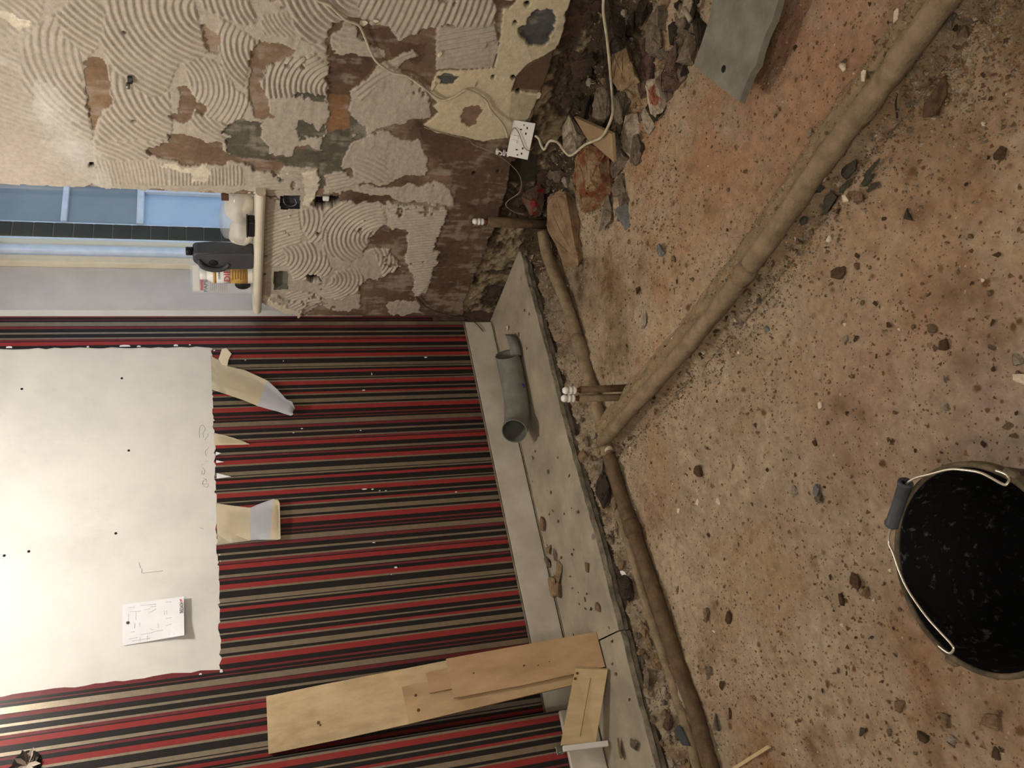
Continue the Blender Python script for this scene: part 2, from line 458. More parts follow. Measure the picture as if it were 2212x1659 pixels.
def stripes(x_hi, x_lo):
    """list of (x_right, x_left, material) going from the corner to the left"""
    out = []
    k0 = -1
    for k in range(k0, 14):
        for i in range(len(STR) - 1):
            a = sx[i] - k * period; b = sx[i + 1] - k * period
            a2 = min(a, x_hi); b2 = max(b, x_lo)
            if a2 - b2 > 0.0004: out.append((a2, b2, PI_[STR[i][1]]))
    return out


ZB = 1.285
bm = bmesh.new()
zs = [0.12, ZB] + [ZB + 0.03 * i for i in range(1, 41)]
ST = stripes(-0.004, -1.93)
xs = [ST[0][0]] + [s[1] for s in ST]
BX0, BX1 = -1.530, -0.166
# snap the two nearest strip edges to the bare patch edges
ia = min(range(len(xs)), key=lambda i: abs(xs[i] - BX1)); ib = min(range(len(xs)), key=lambda i: abs(xs[i] - BX0))
vg = {}


def wv(i, j):
    if (i, j) not in vg:
        x = xs[i]; z = zs[j]
        if ia <= i <= ib and j == 1: z += random.uniform(-0.006, 0.004) - 0.006 * (i - ia) / (ib - ia)
        if i in (ia, ib) and j > 1: x = (BX1 if i == ia else BX0) + random.uniform(-0.004, 0.004)
        vg[(i, j)] = bm.verts.new((x, -0.0022, z))
    return vg[(i, j)]


for i, s in enumerate(ST):
    for j in range(len(zs) - 1):
        if j >= 1 and ia <= i < ib: continue
        if s[0] > -0.034 and zs[j] < 0.3 and j == 0:
            pass
        f = bm.faces.new((wv(i, j), wv(i + 1, j), wv(i + 1, j + 1), wv(i, j + 1))); f.material_index = s[2]
wp = bm_obj('wallpaper', bm, PAP, wall_back)
# bare strip where the paper has been torn from the corner, low down
prism('torn_corner_strip', [(-0.030, -0.004, 0.13), (0.004, -0.004, 0.13), (0.004, -0.004, 0.285), (-0.010, -0.004, 0.29), (-0.022, -0.004, 0.284), (-0.032, -0.004, 0.287)], (0, 0.003, 0), M['bare_brown'], wall_back)

# ---- projecting pier at the left, wearing the same paper
pier = box('wall_pier', (-4.55, -0.128, -0.12), (-1.872, 0.02, 2.5), M['white_paint']); tag(pier, 'wall pier with striped wallpaper beyond the leaning plywood', 'wall', kind='structure')
ST2 = stripes(-1.8705, -2.75)
bm = bmesh.new(); prev = None
for s in ST2:
    if prev is None: prev = (bm.verts.new((s[0], -0.1302, 0.09)), bm.verts.new((s[0], -0.1302, 2.49)))
    cur = (bm.verts.new((s[1], -0.1302, 0.09)), bm.verts.new((s[1], -0.1302, 2.49)))
    f = bm.faces.new((prev[0], cur[0], cur[1], prev[1])); f.material_index = s[2]; prev = cur
bm_obj('wallpaper', bm, PAP, pier)
prism('wallpaper', [(-1.8705, -0.1295, 0.09), (-1.8705, -0.004, 0.09), (-1.8705, -0.004, 2.49), (-1.8705, -0.1295, 2.49)], (0.0006, 0, 0), M['black_stripe'], pier)

# ---- marks on the bare white patch and chips on the paper
for px, py in ((47, 840), (263, 817), (278, 973), (250, 1152), (62, 1191), (9, 1200)):
    p = at(px, py, 1, -0.001)
    lathe('screw_hole', [(0, 0), (0.0048, 0), (0.0052, -0.002), (0, -0.002)], p, M['plug'], wall_back, 12, Matrix.Rotation(math.radians(90), 3, 'X'))
for px, py, w, h in ((803, 808, 3, 7), (786, 843, 9, 3), (779, 930, 5, 3), (634, 935, 5, 3), (652, 926, 6, 3), (787, 1057, 12, 4), (805, 1057, 8, 3), (820, 1060, 5, 3), (833, 1060, 5, 3), (855, 1226, 10, 6), (845, 1241, 4, 3), (985, 1063, 6, 4), (808, 1172, 8, 3), (474, 1198, 4, 5), (476, 1212, 3, 3), (530, 778, 4, 3), (463, 757, 5, 4), (920, 772, 10, 4), (612, 780, 3, 3), (1010, 640, 2, 2)):
    p = at(px, py, 1, -0.0028); d = depth(p) / F
    pts = []
    for k in range(6):
        a = k * math.pi / 3 + random.random() * 0.5
        pts.append((p[0] + math.cos(a) * h * d * random.uniform(.5, 1) * 0.55, p[1], p[2] + math.sin(a) * w * d * random.uniform(.5, 1) * 0.55))
    prism('paper_fleck', pts, (0, -0.0012, 0), M['paper_white'], wall_back)
for px, py, w, h in ((270, 747, 22, 4), (300, 748, 8, 3), (380, 746, 9, 4), (410, 745, 4, 2), (20, 750, 12, 4), (190, 749, 5, 3), (478, 1449, 6, 6), (433, 1456, 6, 3)):
    p = at(px, py, 1, -0.0028); d = depth(p) / F
    pts = [(p[0] + dx * h * d * .6, p[1], p[2] + dz * w * d * .5) for dx, dz in ((-1, -1), (.6, -.8), (1, .1), (.5, .9), (-1, 1))]
    prism('paper_fleck', pts, (0, -0.0012, 0), M['paper_white'], wall_back)
# pencil scribble low on the patch (illegible strokes)
for k, stroke in enumerate((((446, 1035), (438, 1040), (440, 1050), (448, 1052), (450, 1045), (441, 1046), (432, 1044)), ((446, 1042), (445, 1036), (439, 1033)), ((434, 1024), (440, 1024), (442, 1016), (437, 1010)), ((436, 1024), (436, 1016)), ((446, 985), (443, 978), (445, 972), (449, 970), (450, 966)), ((431, 946), (430, 932), (433, 920), (440, 918)), ((440, 945), (438, 935), (443, 928), (440, 920)), ((442, 950), (448, 942), (450, 938), (447, 937)), ((446, 997), (447, 995)), ((436, 1005), (437, 1003)), ((440, 1142), (430, 1140)), ((300, 1215), (303, 1227)), ((306, 1238), (352, 1233)), ((306, 1228), (306, 1238)))):
    tube('pencil_mark', [at(a, b, 1, -0.0008) for a, b in stroke], 0.0007, M['pencil'], wall_back, 4, 3)

# torn strips of lining paper hanging from the lower edge of the bare patch
def flap(A, B, offs, mats, label, tab=None):
    bm = bmesh.new(); rows = []
    nc = 5
    for (a, b, o) in zip(A, B, offs):
        pa = at(a[0], a[1], 1, -0.004 - o); pb = at(b[0], b[1], 1, -0.004 - o * 0.8)
        rows.append([bm.verts.new(Vector(pa * (1 - t) + pb * t) + Vector((0, -0.006 * math.sin(t * math.pi) * min(1, o / 0.02), 0))) for t in np.linspace(0, 1, nc)])
    for i in range(len(rows) - 1):
        for k in range(nc - 1):
            f = bm.faces.new((rows[i][k], rows[i][k + 1], rows[i + 1][k + 1], rows[i + 1][k])); f.material_index = mats[i]; f.smooth = True
    g = bm.faces[:]
    r = bmesh.ops.solidify(bm, geom=g, thickness=0.0006)
    o = bm_obj('paper_strip', bm, [M['paper_cream'], M['paper_blue']])
    return tag(o, label, 'paper strip')


f1 = flap([(455, 768), (474, 779), (492, 791), (530, 800), (578, 822), (600, 842), (618, 862), (631, 868), (637, 882), (630, 890)],
          [(458, 842), (474, 847), (492, 853), (525, 864), (556, 877), (580, 884), (600, 889), (614, 894), (628, 898), (634, 896)],
          [0, .003, .006, .012, .02, .026, .03, .036, .042, .034], [0, 0, 0, 0, 1, 1, 1, 1, 1], 'long torn paper strip with a curled tip, nearest the corner')
prism('side_tab', [at(a, b, 1, -0.011) for a, b in ((472, 776), (476, 764), (479, 754), (489, 752), (500, 764), (494, 776), (491, 790), (480, 788))], (0, 0.0006, 0), M['paper_cream'], f1)
flap([(466, 1087), (500, 1092), (541, 1097), (556, 1090), (575, 1083), (590, 1078), (601, 1080), (604, 1086)],
     [(470, 1177), (500, 1173), (540, 1168), (541, 1167), (560, 1166), (583, 1166), (600, 1166), (606, 1164)],
     [0, .004, .010, .014, .02, .03, .034, .03], [0, 0, 1, 1, 1, 0, 0], 'broad square-ended paper strip folded at its lower end')
flap([(461, 935), (480, 939), (505, 946), (525, 953), (538, 959)], [(463, 962), (480, 961.5), (505, 961), (525, 960.5), (539, 960)], [0, .002, .004, .006, .008], [0, 0, 0, 0], 'small pointed paper strip between the two large ones')
for a, b, c, lb in (((466, 976), (478, 979), (466, 984), 'tiny paper point just beside the small pointed strip'), ((467, 994), (484, 998), (467, 1000), 'tiny paper point, middle of the three tiny ones'), ((468, 1022), (500, 1030), (468, 1034), 'short blunt paper point nearest the square-ended strip')):
    o = prism('paper_strip', [at(*a, 1, -0.004), at(*b, 1, -0.009), at(*c, 1, -0.004)], (0, -0.0006, 0), M['paper_white']); tag(o, lb, 'paper strip')

# ------------------------------------------------------------------ wall_right : plaster + combed tile adhesive
WY = np.concatenate([np.arange(-1.86, 0.0045, 0.004)])
WZ = np.concatenate([np.arange(-0.12, 2.26, 0.004)])
YY, ZZ = np.meshgrid(WY, WZ)
XX0 = np.zeros_like(YY)
_c = R.T @ (np.stack([XX0.ravel(), YY.ravel(), ZZ.ravel()]) - C[:, None])
PX = (_c[0] / _c[2] * F + 1106).reshape(YY.shape); PY = (_c[1] / _c[2] * F + 829.5).reshape(YY.shape)
e1 = fbm(YY, ZZ, 26, 40, 4); e2 = fbm(YY, ZZ, 26, 60, 4); e3 = fbm(YY, ZZ, 9, 80, 3); e4 = fbm(YY, ZZ, 9, 90, 3)
QX = PX + e1 * 11 + e3 * 7; QY = PY + e2 * 11 + e4 * 7       # wall position with a ragged outline
RX = PX + e3 * 3; RY = PY + e4 * 3
BROWN = np.array(srgb(124, 103, 85)[:3]); DBROWN = np.array(srgb(100, 80, 66)[:3]); GREY = np.array(srgb(94, 90, 78)[:3]); CREAM = np.array(srgb(206, 194, 164)[:3]); SLATE = np.array(srgb(86, 86, 86)[:3]); ADH = np.array(srgb(182, 172, 157)[:3]); WHITE = np.array(srgb(214, 205, 184)[:3]); DIRT = np.array(srgb(74, 62, 50)[:3]); PALEB = np.array(srgb(154, 130, 108)[:3])
nz = fbm(YY, ZZ, 7, 100, 5); nz2 = fbm(YY, ZZ, 40, 120, 4); nz3 = fbm(YY, ZZ, 3, 140, 3)
col = BROWN[None, None] * (1 + 0.35 * nz[..., None]) + (DBROWN - BROWN)[None, None] * np.clip(nz3[..., None] * 1.5 + 0.3, 0, 1)
st1 = fbm(YY, ZZ * 0.22, 55, 150, 4); st2 = fbm(YY * 0.3, ZZ, 48, 160, 4)
RES = np.clip((st1 + 0.5 * st2 + 0.9 * nz - 0.12) * 2.2, 0, 1) * 0.55      # thin skim of adhesive left on bare plaster
DRK = np.clip((fbm(YY, ZZ, 16, 170, 5) - 0.12) * 2.4, 0, 1) * 0.45
col = col * (1 - DRK[..., None] * .6)
col = col * (1 - RES[..., None]) + ADH * 0.86 * RES[..., None]
hgt = 0.0015 * nz2 + 0.0012 * RES
cov = np.zeros(YY.shape, bool)


def paint(poly, c, dh=None, clean=False, uncover=True, var=0.2):
    global col, hgt, cov
    m = in_poly(RX if clean else QX, RY if clean else QY, poly)
    q = c[None] * (1 + var * nz2[m][:, None] + (0 if clean else 0.22) * nz[m][:, None])
    if not clean:
        q = q * (1 - .5 * DRK[m][:, None]); r = RES[m][:, None] * .8; q = q * (1 - r) + ADH * .88 * r
    col[m] = q
    if dh is not None: hgt[m] = dh + 0.0012 * nz2[m]
    if uncover: cov[m] = False
    return m


def adhesive(poly, clean=False):
    global cov
    m = in_poly(RX if clean else QX, RY if clean else QY, poly); cov[m] = True
    return m


# dry base layers, low wall
paint([(700, 280), (740, 250), (780, 240), (800, 330), (760, 345), (735, 380), (700, 400), (600, 395), (560, 355), (640, 345)], GREY)
paint([(900, 262), (1000, 285), (1100, 330), (1100, 480), (1040, 640), (930, 700), (900, 640), (935, 545), (975, 440), (980, 380), (920, 330)], DBROWN)
paint([(716, 110), (740, 130), (730, 200), (716, 215), (706, 170)], DBROWN)
paint([(720, 110), (800, 118), (812, 140), (780, 170), (765, 215), (725, 200)], DBROWN)
paint([(780, 60), (860, 58), (868, 92), (925, 100), (900, 145), (870, 130), (840, 118), (838, 100)], DBROWN)
paint([(710, 205), (750, 205), (750, 280), (710, 290)], np.array(srgb(136, 104, 76)[:3]))
# upper wall adhesive coat
adhesive([(-80, -80), (1056, -80), (1078, 19), (1068, 54), (945, 60), (905, 75), (862, 90), (838, 54), (778, 40), (715, 45), (703, 90), (712, 120), (705, 205), (708, 290), (690, 310), (600, 320), (560, 345), (500, 350), (440, 345), (330, 350), (200, 352), (-80, 352)])
adhesive([(-80, 352), (520, 346), (560, 352), (600, 356), (690, 362), (690, 398), (655, 425), (560, 420), (480, 412), (-80, 400)])
# smears low down
adhesive([(717, 79), (746, 47), (771, 60), (777, 79), (834, 104), (834, 120), (777, 117), (717, 111)])
adhesive([(755, 206), (777, 177), (806, 158), (822, 136), (885, 111), (897, 117), (853, 149), (910, 190), (929, 222), (935, 253), (872, 266), (806, 279), (777, 266), (758, 247)])
adhesive([(733, 354), (755, 316), (777, 304), (822, 279), (834, 285), (866, 304), (904, 304), (920, 342), (917, 377), (853, 389), (803, 396), (771, 392), (758, 364)])
adhesive([(701, 380), (733, 364), (765, 380), (777, 399), (860, 402), (913, 396), (935, 386), (977, 408), (980, 437), (964, 440), (853, 427), (771, 415), (701, 411)])
adhesive([(942, 57), (1068, 51), (1078, 92), (1065, 146), (942, 149)], True)
adhesive([(563, 430), (645, 420), (690, 445), (740, 436), (819, 436), (939, 442), (971, 449), (961, 477), (933, 540), (946, 550), (942, 575), (930, 604), (908, 642), (895, 642), (892, 585), (876, 553), (882, 534), (885, 502), (847, 496), (822, 490), (794, 515), (784, 540), (803, 534), (847, 540), (866, 575), (828, 597), (778, 610), (765, 635), (778, 664), (733, 672), (700, 660), (660, 680), (590, 660), (563, 640), (558, 500)])
adhesive([(836, 652), (900, 648), (915, 672), (840, 682)])
cov &= ~((nz + 0.6 * nz2 > 0.62) & (PX > 560))                      # thin spots
cov |= (nz - 0.4 * nz2 > 0.50) & (PX > 720) & (PX < 900) & (PY < 400)
# bare patches in the upper coat
paint([(180, 140), (205, 122), (228, 125), (235, 160), (237, 225), (222, 240), (208, 268), (200, 275), (193, 250), (186, 190)], np.array(srgb(132, 108, 86)[:3]), 0.0)
paint([(385, 190), (405, 188), (425, 215), (455, 230), (450, 245), (420, 235), (412, 262), (395, 262), (368, 248), (366, 238), (388, 235)], BROWN, 0.0)
paint([(433, 54), (475, 73), (471, 117), (449, 110), (437, 70)], PALEB, 0.0)
paint([(540, 110), (560, 88), (600, 93), (640, 108), (604, 133), (570, 140), (567, 180), (580, 222), (600, 245), (575, 255), (550, 240), (540, 205), (537, 160)], BROWN * 1.15, 0.0)
paint([(481, 278), (519, 256), (566, 256), (570, 285), (570, 316), (588, 342), (640, 330), (700, 300), (720, 300), (715, 345), (640, 362), (600, 345), (538, 348), (494, 335), (487, 310), (506, 297)], GREY, 0.0)
paint([(316, 318), (373, 304), (368, 280), (399, 284), (427, 302), (475, 312), (494, 335), (545, 345), (620, 355), (600, 378), (560, 372), (522, 356), (443, 352), (380, 349), (316, 337)], BROWN * 0.95, -0.002)
paint([(640, 200), (700, 205), (706, 290), (680, 310), (640, 290), (655, 250)], GREY * 1.1, 0.0)
adhesive([(580, 215), (660, 208), (680, 250), (640, 262), (600, 250)])
adhesive([(570, 268), (630, 265), (650, 300), (630, 335), (590, 332), (568, 305)])
adhesive([(655, 290), (690, 300), (700, 330), (670, 318)])
adhesive([(640, 215), (700, 218), (708, 262), (690, 285), (655, 255)])
paint([(329, 358), (450, 351), (450, 367), (440, 389), (415, 389), (411, 364), (364, 364)], WHITE, 0.006)
paint([(655, 366), (688, 364), (690, 395), (670, 440), (652, 440), (660, 405), (652, 385)], WHITE, 0.007)
paint([(-5, 20), (30, 28), (64, 42), (60, 55), (42, 58), (40, 72), (28, 58), (-5, 40)], WHITE * 1.1, 0.003)
# cream paint and what has been knocked out of it
paint([(1056, -60), (1260, -60), (1233, 0), (1220, 32), (1227, 47), (1201, 104), (1144, 136), (1113, 165), (1106, 196), (1165, 200), (1144, 253), (1097, 297), (1043, 304), (1011, 297), (942, 285), (916, 269), (935, 253), (948, 240), (935, 228), (945, 221), (929, 202), (932, 177), (945, 152), (1068, 146), (1081, 79), (1087, 16)], CREAM, 0.006, True, var=0.08)
paint([(1113, 165), (1198, 104), (1190, 140), (1170, 196), (1109, 190)], DBROWN * 0.95, 0.001, True)
paint([(1106, 200), (1165, 204), (1144, 253), (1112, 290), (1100, 250)], CREAM * 0.72, 0.005, True)
paint([(1119, 66), (1160, 22), (1201, 19), (1204, 32), (1182, 98), (1138, 100)], SLATE, -0.006, False)
paint([(1138, 98), (1182, 98), (1200, 60), (1225, 45), (1200, 104), (1150, 130)], CREAM * 0.9, 0.005, True)
paint([(1001, 245), (1010, 232), (1035, 230), (1042, 245), (1036, 262), (1020, 272), (1000, 265)], BROWN * 1.1, 0.004)
paint([(945, 160), (990, 162), (977, 180), (948, 178)], SLATE, 0.002)
paint([(1072, -10), (1110, -10), (1095, 14), (1078, 10)], DBROWN, 0.001)
# base of the wall where the skirting has gone: bare masonry and soil
base_m = in_poly(PX + e1 * 6, PY + e2 * 6, [(1300, -80), (1240, -40), (1232, 10), (1216, 70), (1190, 130), (1172, 196), (1150, 250), (1118, 345), (1088, 430), (1075, 475), (1048, 545), (1020, 610), (1000, 660), (1004, 720), (1250, 720), (1500, 600), (1500, -80)])
cov[base_m] = False; col[base_m] = DIRT[None] * (1 + 0.6 * nz[base_m][:, None] + 0.5 * nz2[base_m][:, None]) + (np.array(srgb(136, 116, 88)[:3]) * np.clip(nz[base_m][:, None] * 1.6 - 0.1, 0, 1))
mort = np.clip((nz + 0.8 * nz2 - 0.05) * 3.0, 0, 1) * np.clip((0.25 - np.abs(ZZ - 0.10)) / 0.1, 0, 1)
col[base_m] = col[base_m] * (1 - .7 * mort[base_m][:, None]) + np.array(srgb(158, 144, 116)[:3]) * .7 * mort[base_m][:, None]
hgt[base_m] = -0.028 + 0.02 * nz[base_m] + 0.012 * nz2[base_m]; cov[base_m] = False
paint([(1105, 350), (1165, 345), (1160, 400), (1095, 405)], np.array(srgb(58, 55, 44)[:3]), -0.03, True)

# combed fans: (outline, centre of the arcs, pitch in m, ridge height)
z1 = lambda L: [(a * .31646, b * .31646) for a, b in L]
z2 = lambda L: [(600 + a * .31646, b * .31646) for a, b in L]
z4 = lambda L: [(550 + a * .31646, 300 + b * .31646) for a, b in L]
FANS = [
    ([(-80, 250), (210, 300), (200, 352), (480, 412), (-80, 410)], (0, 1400), .014, .0012),
    ([(-80, -80), (120, -80), (80, 60), (-80, 100)], (-140, 160), .020, .003),
    ([(-80, 95), (50, 110), (80, 190), (200, 330), (-80, 260)], (140, -60), .019, .003),
    (z1([(370, 80), (250, 160), (160, 300), (130, 560), (330, 750), (430, 900), (600, 980), (640, 920), (620, 860), (600, 700), (560, 560), (560, 430), (540, 330), (440, 230)]), (316, 133), .021, .005),
    (z1([(370, 80), (560, -60), (720, 60), (690, 300), (600, 400), (440, 240)]), (348, -95), .021, .005),
    (z1([(720, -30), (1300, -60), (1360, 150), (1430, 330), (1350, 400), (1220, 420), (1160, 560), (1150, 600), (1050, 660), (900, 580), (760, 420), (690, 300)]), (452, 22), .021, .0055),
    (z1([(730, 430), (900, 580), (1060, 660), (1150, 620), (1170, 760), (1180, 900), (1130, 960), (700, 960), (640, 960), (690, 780), (750, 720)]), (420, 195), .021, .005),
    (z1([(650, 960), (1150, 940), (1000, 1080), (650, 1090)]), (60, 560), .020, .005),
    (z1([(1240, 420), (1400, 380), (1540, 450), (1600, 600), (1700, 660), (1660, 780), (1600, 850), (1450, 800), (1340, 700), (1300, 560)]), (330, 176), .016, .0045),
    (z1([(1500, 120), (1700, 230), (1750, 300), (1700, 420), (1660, 600), (1560, 520), (1500, 380), (1480, 250)]), (606, 104), .017, .005),
    (z1([(1310, 700), (1450, 790), (1600, 880), (1520, 900), (1560, 990), (1400, 930), (1290, 830)]), (520, 222), .018, .005),
    (z1([(1780, 430), (2000, 380), (2150, 370), (2250, 450), (2250, 640), (1790, 665)]), (722, 190), .0165, .006),
    (z1([(1350, -60), (1530, -60), (1700, 0), (1760, 150), (1650, 160), (1540, 120), (1400, 60)]), (640, -10), .018, .005),
    (z1([(1780, 100), (1960, 80), (2010, 240), (1800, 230)]), (705, 0), .014, .0035),
    (z1([(1880, -60), (2560, -60), (2560, 350), (2200, 350), (2050, 260), (1960, 60)]), (790, -40), .020, .006),
    (z2([(540, -80), (1440, -80), (1510, 60), (1480, 170), (1090, 190), (900, 270), (840, 260), (760, 160), (560, 110)]), (400, -140), .021, .005),
    (z2([(1090, 180), (1480, 160), (1500, 250), (1400, 330), (1090, 330)]), (1130, 900), .019, .0055),
    (z2([(1090, 330), (1400, 330), (1480, 260), (1470, 460), (1080, 470)]), (1130, 900), .019, .0012),
    (z2([(500, 560), (650, 510), (900, 350), (940, 370), (700, 560), (560, 680)]), (1000, 380), .021, .003),
    (z4([(60, 480), (300, 480), (330, 640), (240, 860), (60, 850)]), (715, 640), .018, .0035),
    (z4([(300, 480), (470, 470), (500, 700), (370, 690)]), (560, 470), .0185, .004),
    (z4([(480, 470), (620, 420), (860, 440), (900, 560), (860, 600), (800, 620), (740, 760), (740, 800), (640, 830), (480, 780), (450, 600)]), (822, 512), .0185, .0045),
    (z4([(900, 450), (1340, 470), (1300, 560), (1210, 760), (1260, 790), (1250, 870), (1200, 960), (1110, 1090), (1080, 900), (1030, 800), (1060, 640), (940, 620)]), (930, 1500), .0165, .004),
    (z4([(190, 740), (380, 690), (500, 800), (530, 900), (420, 960), (260, 960), (230, 860)]), (582, 553), .0185, .0045),
    (z4([(560, 900), (700, 880), (750, 950), (690, 1040), (600, 1090), (450, 1080), (480, 1000)]), (702, 604), .0175, .0045),
    (z4([(220, 1030), (430, 1050), (470, 1100), (300, 1160), (210, 1100)]), (700, 700), .018, .0045),
    (z4([(800, 740), (940, 750), (1010, 880), (880, 950)]), (760, 560), .018, .0035),
    (z4([(680, 130), (900, 120), (900, 290), (660, 290)]), (690, 480), .021, .0035),
    (z4([(470, 240), (640, 200), (690, 320), (500, 360)]), (660, 200), .018, .003),
    (z4([(690, 300), (830, 300), (980, 300), (980, 400), (720, 390)]), (900, 250), .020, .003),
    (z1([(640, 1080), (1140, 1100), (1140, 1300), (640, 1300)]), (-600, 372), .0125, .0035),
    (z1([(1150, 1150), (1640, 1130), (1680, 1310), (1150, 1310)]), (-900, 330), .0125, .0045),
    (z1([(1760, 1180), (2090, 1140), (2090, 1330), (1800, 1330)]), (610, 560), .017, .004),
    (z2([(240, 280), (420, 250), (430, 350), (240, 360)]), (900, -100), .020, .004),
]
ridge = 0.0022 * np.clip(st2 * 1.2 + .25, 0, 1)
for poly, cen, pitch, amp in FANS:
    m = in_poly(PX + e1 * 5, PY + e2 * 5, poly)
    if not m.any(): continue
    c3 = at(cen[0], cen[1], 0, 0.0)
    rr = np.hypot(YY[m] - c3[1], ZZ[m] - c3[2]) + 0.0035 * e3[m] + 0.0012 * e1[m]
    w = 0.5 + 0.5 * np.cos(rr * 2 * math.pi / pitch)
    ridge[m] = 1.35 * amp * (w ** 0.7) * np.clip(1.05 + 0.9 * nz[m], 0.25, 1.2)
adh_h = 0.0035 + ridge + 0.0022 * np.clip(nz, -1, 1) + 0.0009 * nz2
hgt = np.where(cov, hgt * 0 + adh_h, hgt)
tone = ADH[None, None] * (1 + 0.10 * nz[..., None] + 0.10 * nz3[..., None]) * (1 - 0.0 * ridge[..., None])
col = np.where(cov[..., None], tone, col)
# paler dried skim at the top corner and along one diagonal
skim = np.clip(1.2 - np.abs((PX - 60) * 0.83 - (PY - 180) * 0.55) / 60, 0, 1) * (PX < 240) * (PY > 60) * np.clip(nz * 2 + 0.6, 0, 1)
col = col * (1 - 0.55 * skim[..., None]) + np.array(srgb(214, 210, 206)[:3]) * 0.55 * skim[..., None]
hgt = np.where(cov & (skim > .4), adh_h - ridge * 0.7, hgt)
# window reveal edge and plaster lip
lip = (PX < 545) & (PY > 398) & (PY < 417); hgt[lip & cov] = 0.004
# small drill holes
for px, py, r in ((270, 68, 4), (290, 258, 4), (198, 355, 6), (1138, 6, 6), (1112, 47, 5), (1108, 165, 5), (1024, 374, 4), (617, 608, 4), (688, 503, 4), (640, 805, 4), (1065, 164, 4), (1119, 196, 5), (574, 552, 3), (572, 592, 3), (1076, 370, 3)):
    d2 = np.hypot(PX - px, PY - py); m = d2 < r; hgt[m] = -0.012; col[m] = np.array(srgb(34, 30, 26)[:3])
# broken out holes round the old cable entries
HOLES = [((683, 417), (732, 418), (735, 440), (700, 450), (683, 446)), ((660, 592), (690, 588), (698, 606), (672, 614), (660, 606))]
for hp in HOLES:
    m = in_poly(QX, QY, hp); hgt[m] = -0.03; col[m] = np.array(srgb(40, 32, 26)[:3]); cov[m] = False
hgt[in_poly(QX, QY, [(620, 650), (655, 655), (650, 690), (600, 672), (570, 655), (585, 640)])] += 0.010
lipm = in_poly(QX, QY, [(560, 640), (600, 652), (655, 668), (650, 690), (600, 690), (560, 668)]); col[lipm] = WHITE; hgt[lipm] += 0.006
P = np.stack([-hgt, YY, ZZ], -1)
# openings: window, broken corner below it, two back boxes
fc = lambda A: (A[:-1, :-1] + A[1:, 1:]) / 2
fy, fz = fc(YY), fc(ZZ); fpx, fpy = fc(PX + e1 * 3), fc(PY + e2 * 3)
hole = (fz > 1.105) & (fy > -0.7575 + 0.004 * fc(e1)) 
hole |= in_poly(fpx, fpy, [(540, 635), (572, 652), (600, 664), (640, 676), (648, 700), (540, 700)]) & (fy > -0.10)
BOXES = [((604, 418), (649, 451)), ((590, 583), (623, 625))]
for (a, b) in BOXES:
    hole |= in_poly(fc(PX), fc(PY), [(a[0] + 1, a[1] + 1), (b[0] - 1, a[1] + 1), (b[0] - 1, b[1] - 1), (a[0] + 1, b[1] - 1)])
fcov = (cov[:-1, :-1].astype(int) + cov[1:, 1:] + cov[1:, :-1] + cov[:-1, 1:]) >= 2
wall_right = grid_mesh('wall_right', P, (~hole) & (~fcov), col, M['wall_attr'])
tag(wall_right, 'stripped window wall of brown plaster with combed tile adhesive', 'wall', kind='structure')
grid_mesh('tile_adhesive', P, (~hole) & fcov, col, M['wall_attr'], wall_right)
# the rest of the wall: thickness and what lies outside the finely built part
box('wall_core', (0.0, -5.3, -0.3), (0.26, -1.858, 2.5), M['ceiling'], wall_right)
box('wall_core', (0.034, -1.86, -0.3), (0.26, -0.7575, 2.5), M['bare_brown'], wall_right)
box('wall_core', (0.034, -0.7575, -0.3), (0.26, 0.02, 0.90), M['bare_brown'], wall_right)
box('wall_core', (0.0, -1.86, 2.255), (0.05, -0.7575, 2.5), M['ceiling'], wall_right)
box('wall_core', (0.034, -0.7575, 0.90), (0.26, -0.085, 1.072), M['bare_brown'], wall_right)
box('lintel', (0.0, -0.7575, 2.18), (0.26, 0.02, 2.5), M['ceiling'], wall_right)
box('window_reveal', (0.0302, -0.0, 0.88), (0.26, 0.08, 2.19), M['reveal_paint'], wall_right)
box('window_reveal', (0.0, -0.77, 1.10), (0.262, -0.7605, 2.19), M['cream_trim'], wall_right)
for (a, b), nm in zip(BOXES, ('black', 'grey')):
    c0 = at((a[0] + b[0]) / 2, (a[1] + b[1]) / 2, 0, 0.0); y0 = at((a[0] + b[0]) / 2, a[1], 0, 0)[1]; y1 = at((a[0] + b[0]) / 2, b[1], 0, 0)[1]
    za = at(a[0], (a[1] + b[1]) / 2, 0, 0)[2]; zb = at(b[0], (a[1] + b[1]) / 2, 0, 0)[2]
    bm = bmesh.new()
    o0 = [(0.0, y0, za), (0.0, y1, za), (0.0, y1, zb), (0.0, y0, zb)]; o1 = [(0.03, y, z) for _, y, z in o0]
    A = [bm.verts.new(p) for p in o0]; B = [bm.verts.new(p) for p in o1]
    for i in range(4): bm.faces.new((A[i], A[(i + 1) % 4], B[(i + 1) % 4], B[i]))
    bm.faces.new(B)
    tag(bm_obj('back_box', bm, M['can_grey'] if nm == 'black' else M['slate'], wall_right), f'recessed {nm} metal back box')
tube('loose_wire', [at(612, 428, 0, 0.01), at(615, 440, 0, -0.004), at(628, 446, 0, -0.004), at(640, 440, 0, 0.0), at(636, 428, 0, 0.012)], 0.0018, M['steel'], wall_right, 6, 4)
box('plug_end', tuple(at(704, 427, 0, 0.014) - np.array((.008, .012, .012))), tuple(at(704, 427, 0, 0.014) + np.array((.012, .012, .012))), M['white_plastic'], wall_right, 0.004, 2)
for px, py in ((675, 600),):
    p = at(px + 14, py - 8, 0, -0.002); box('plaster_lump', tuple(p - np.array((.004, .012, .008))), tuple(p + np.array((.004, .012, .008))), M['chip_white'], wall_right, 0.003)
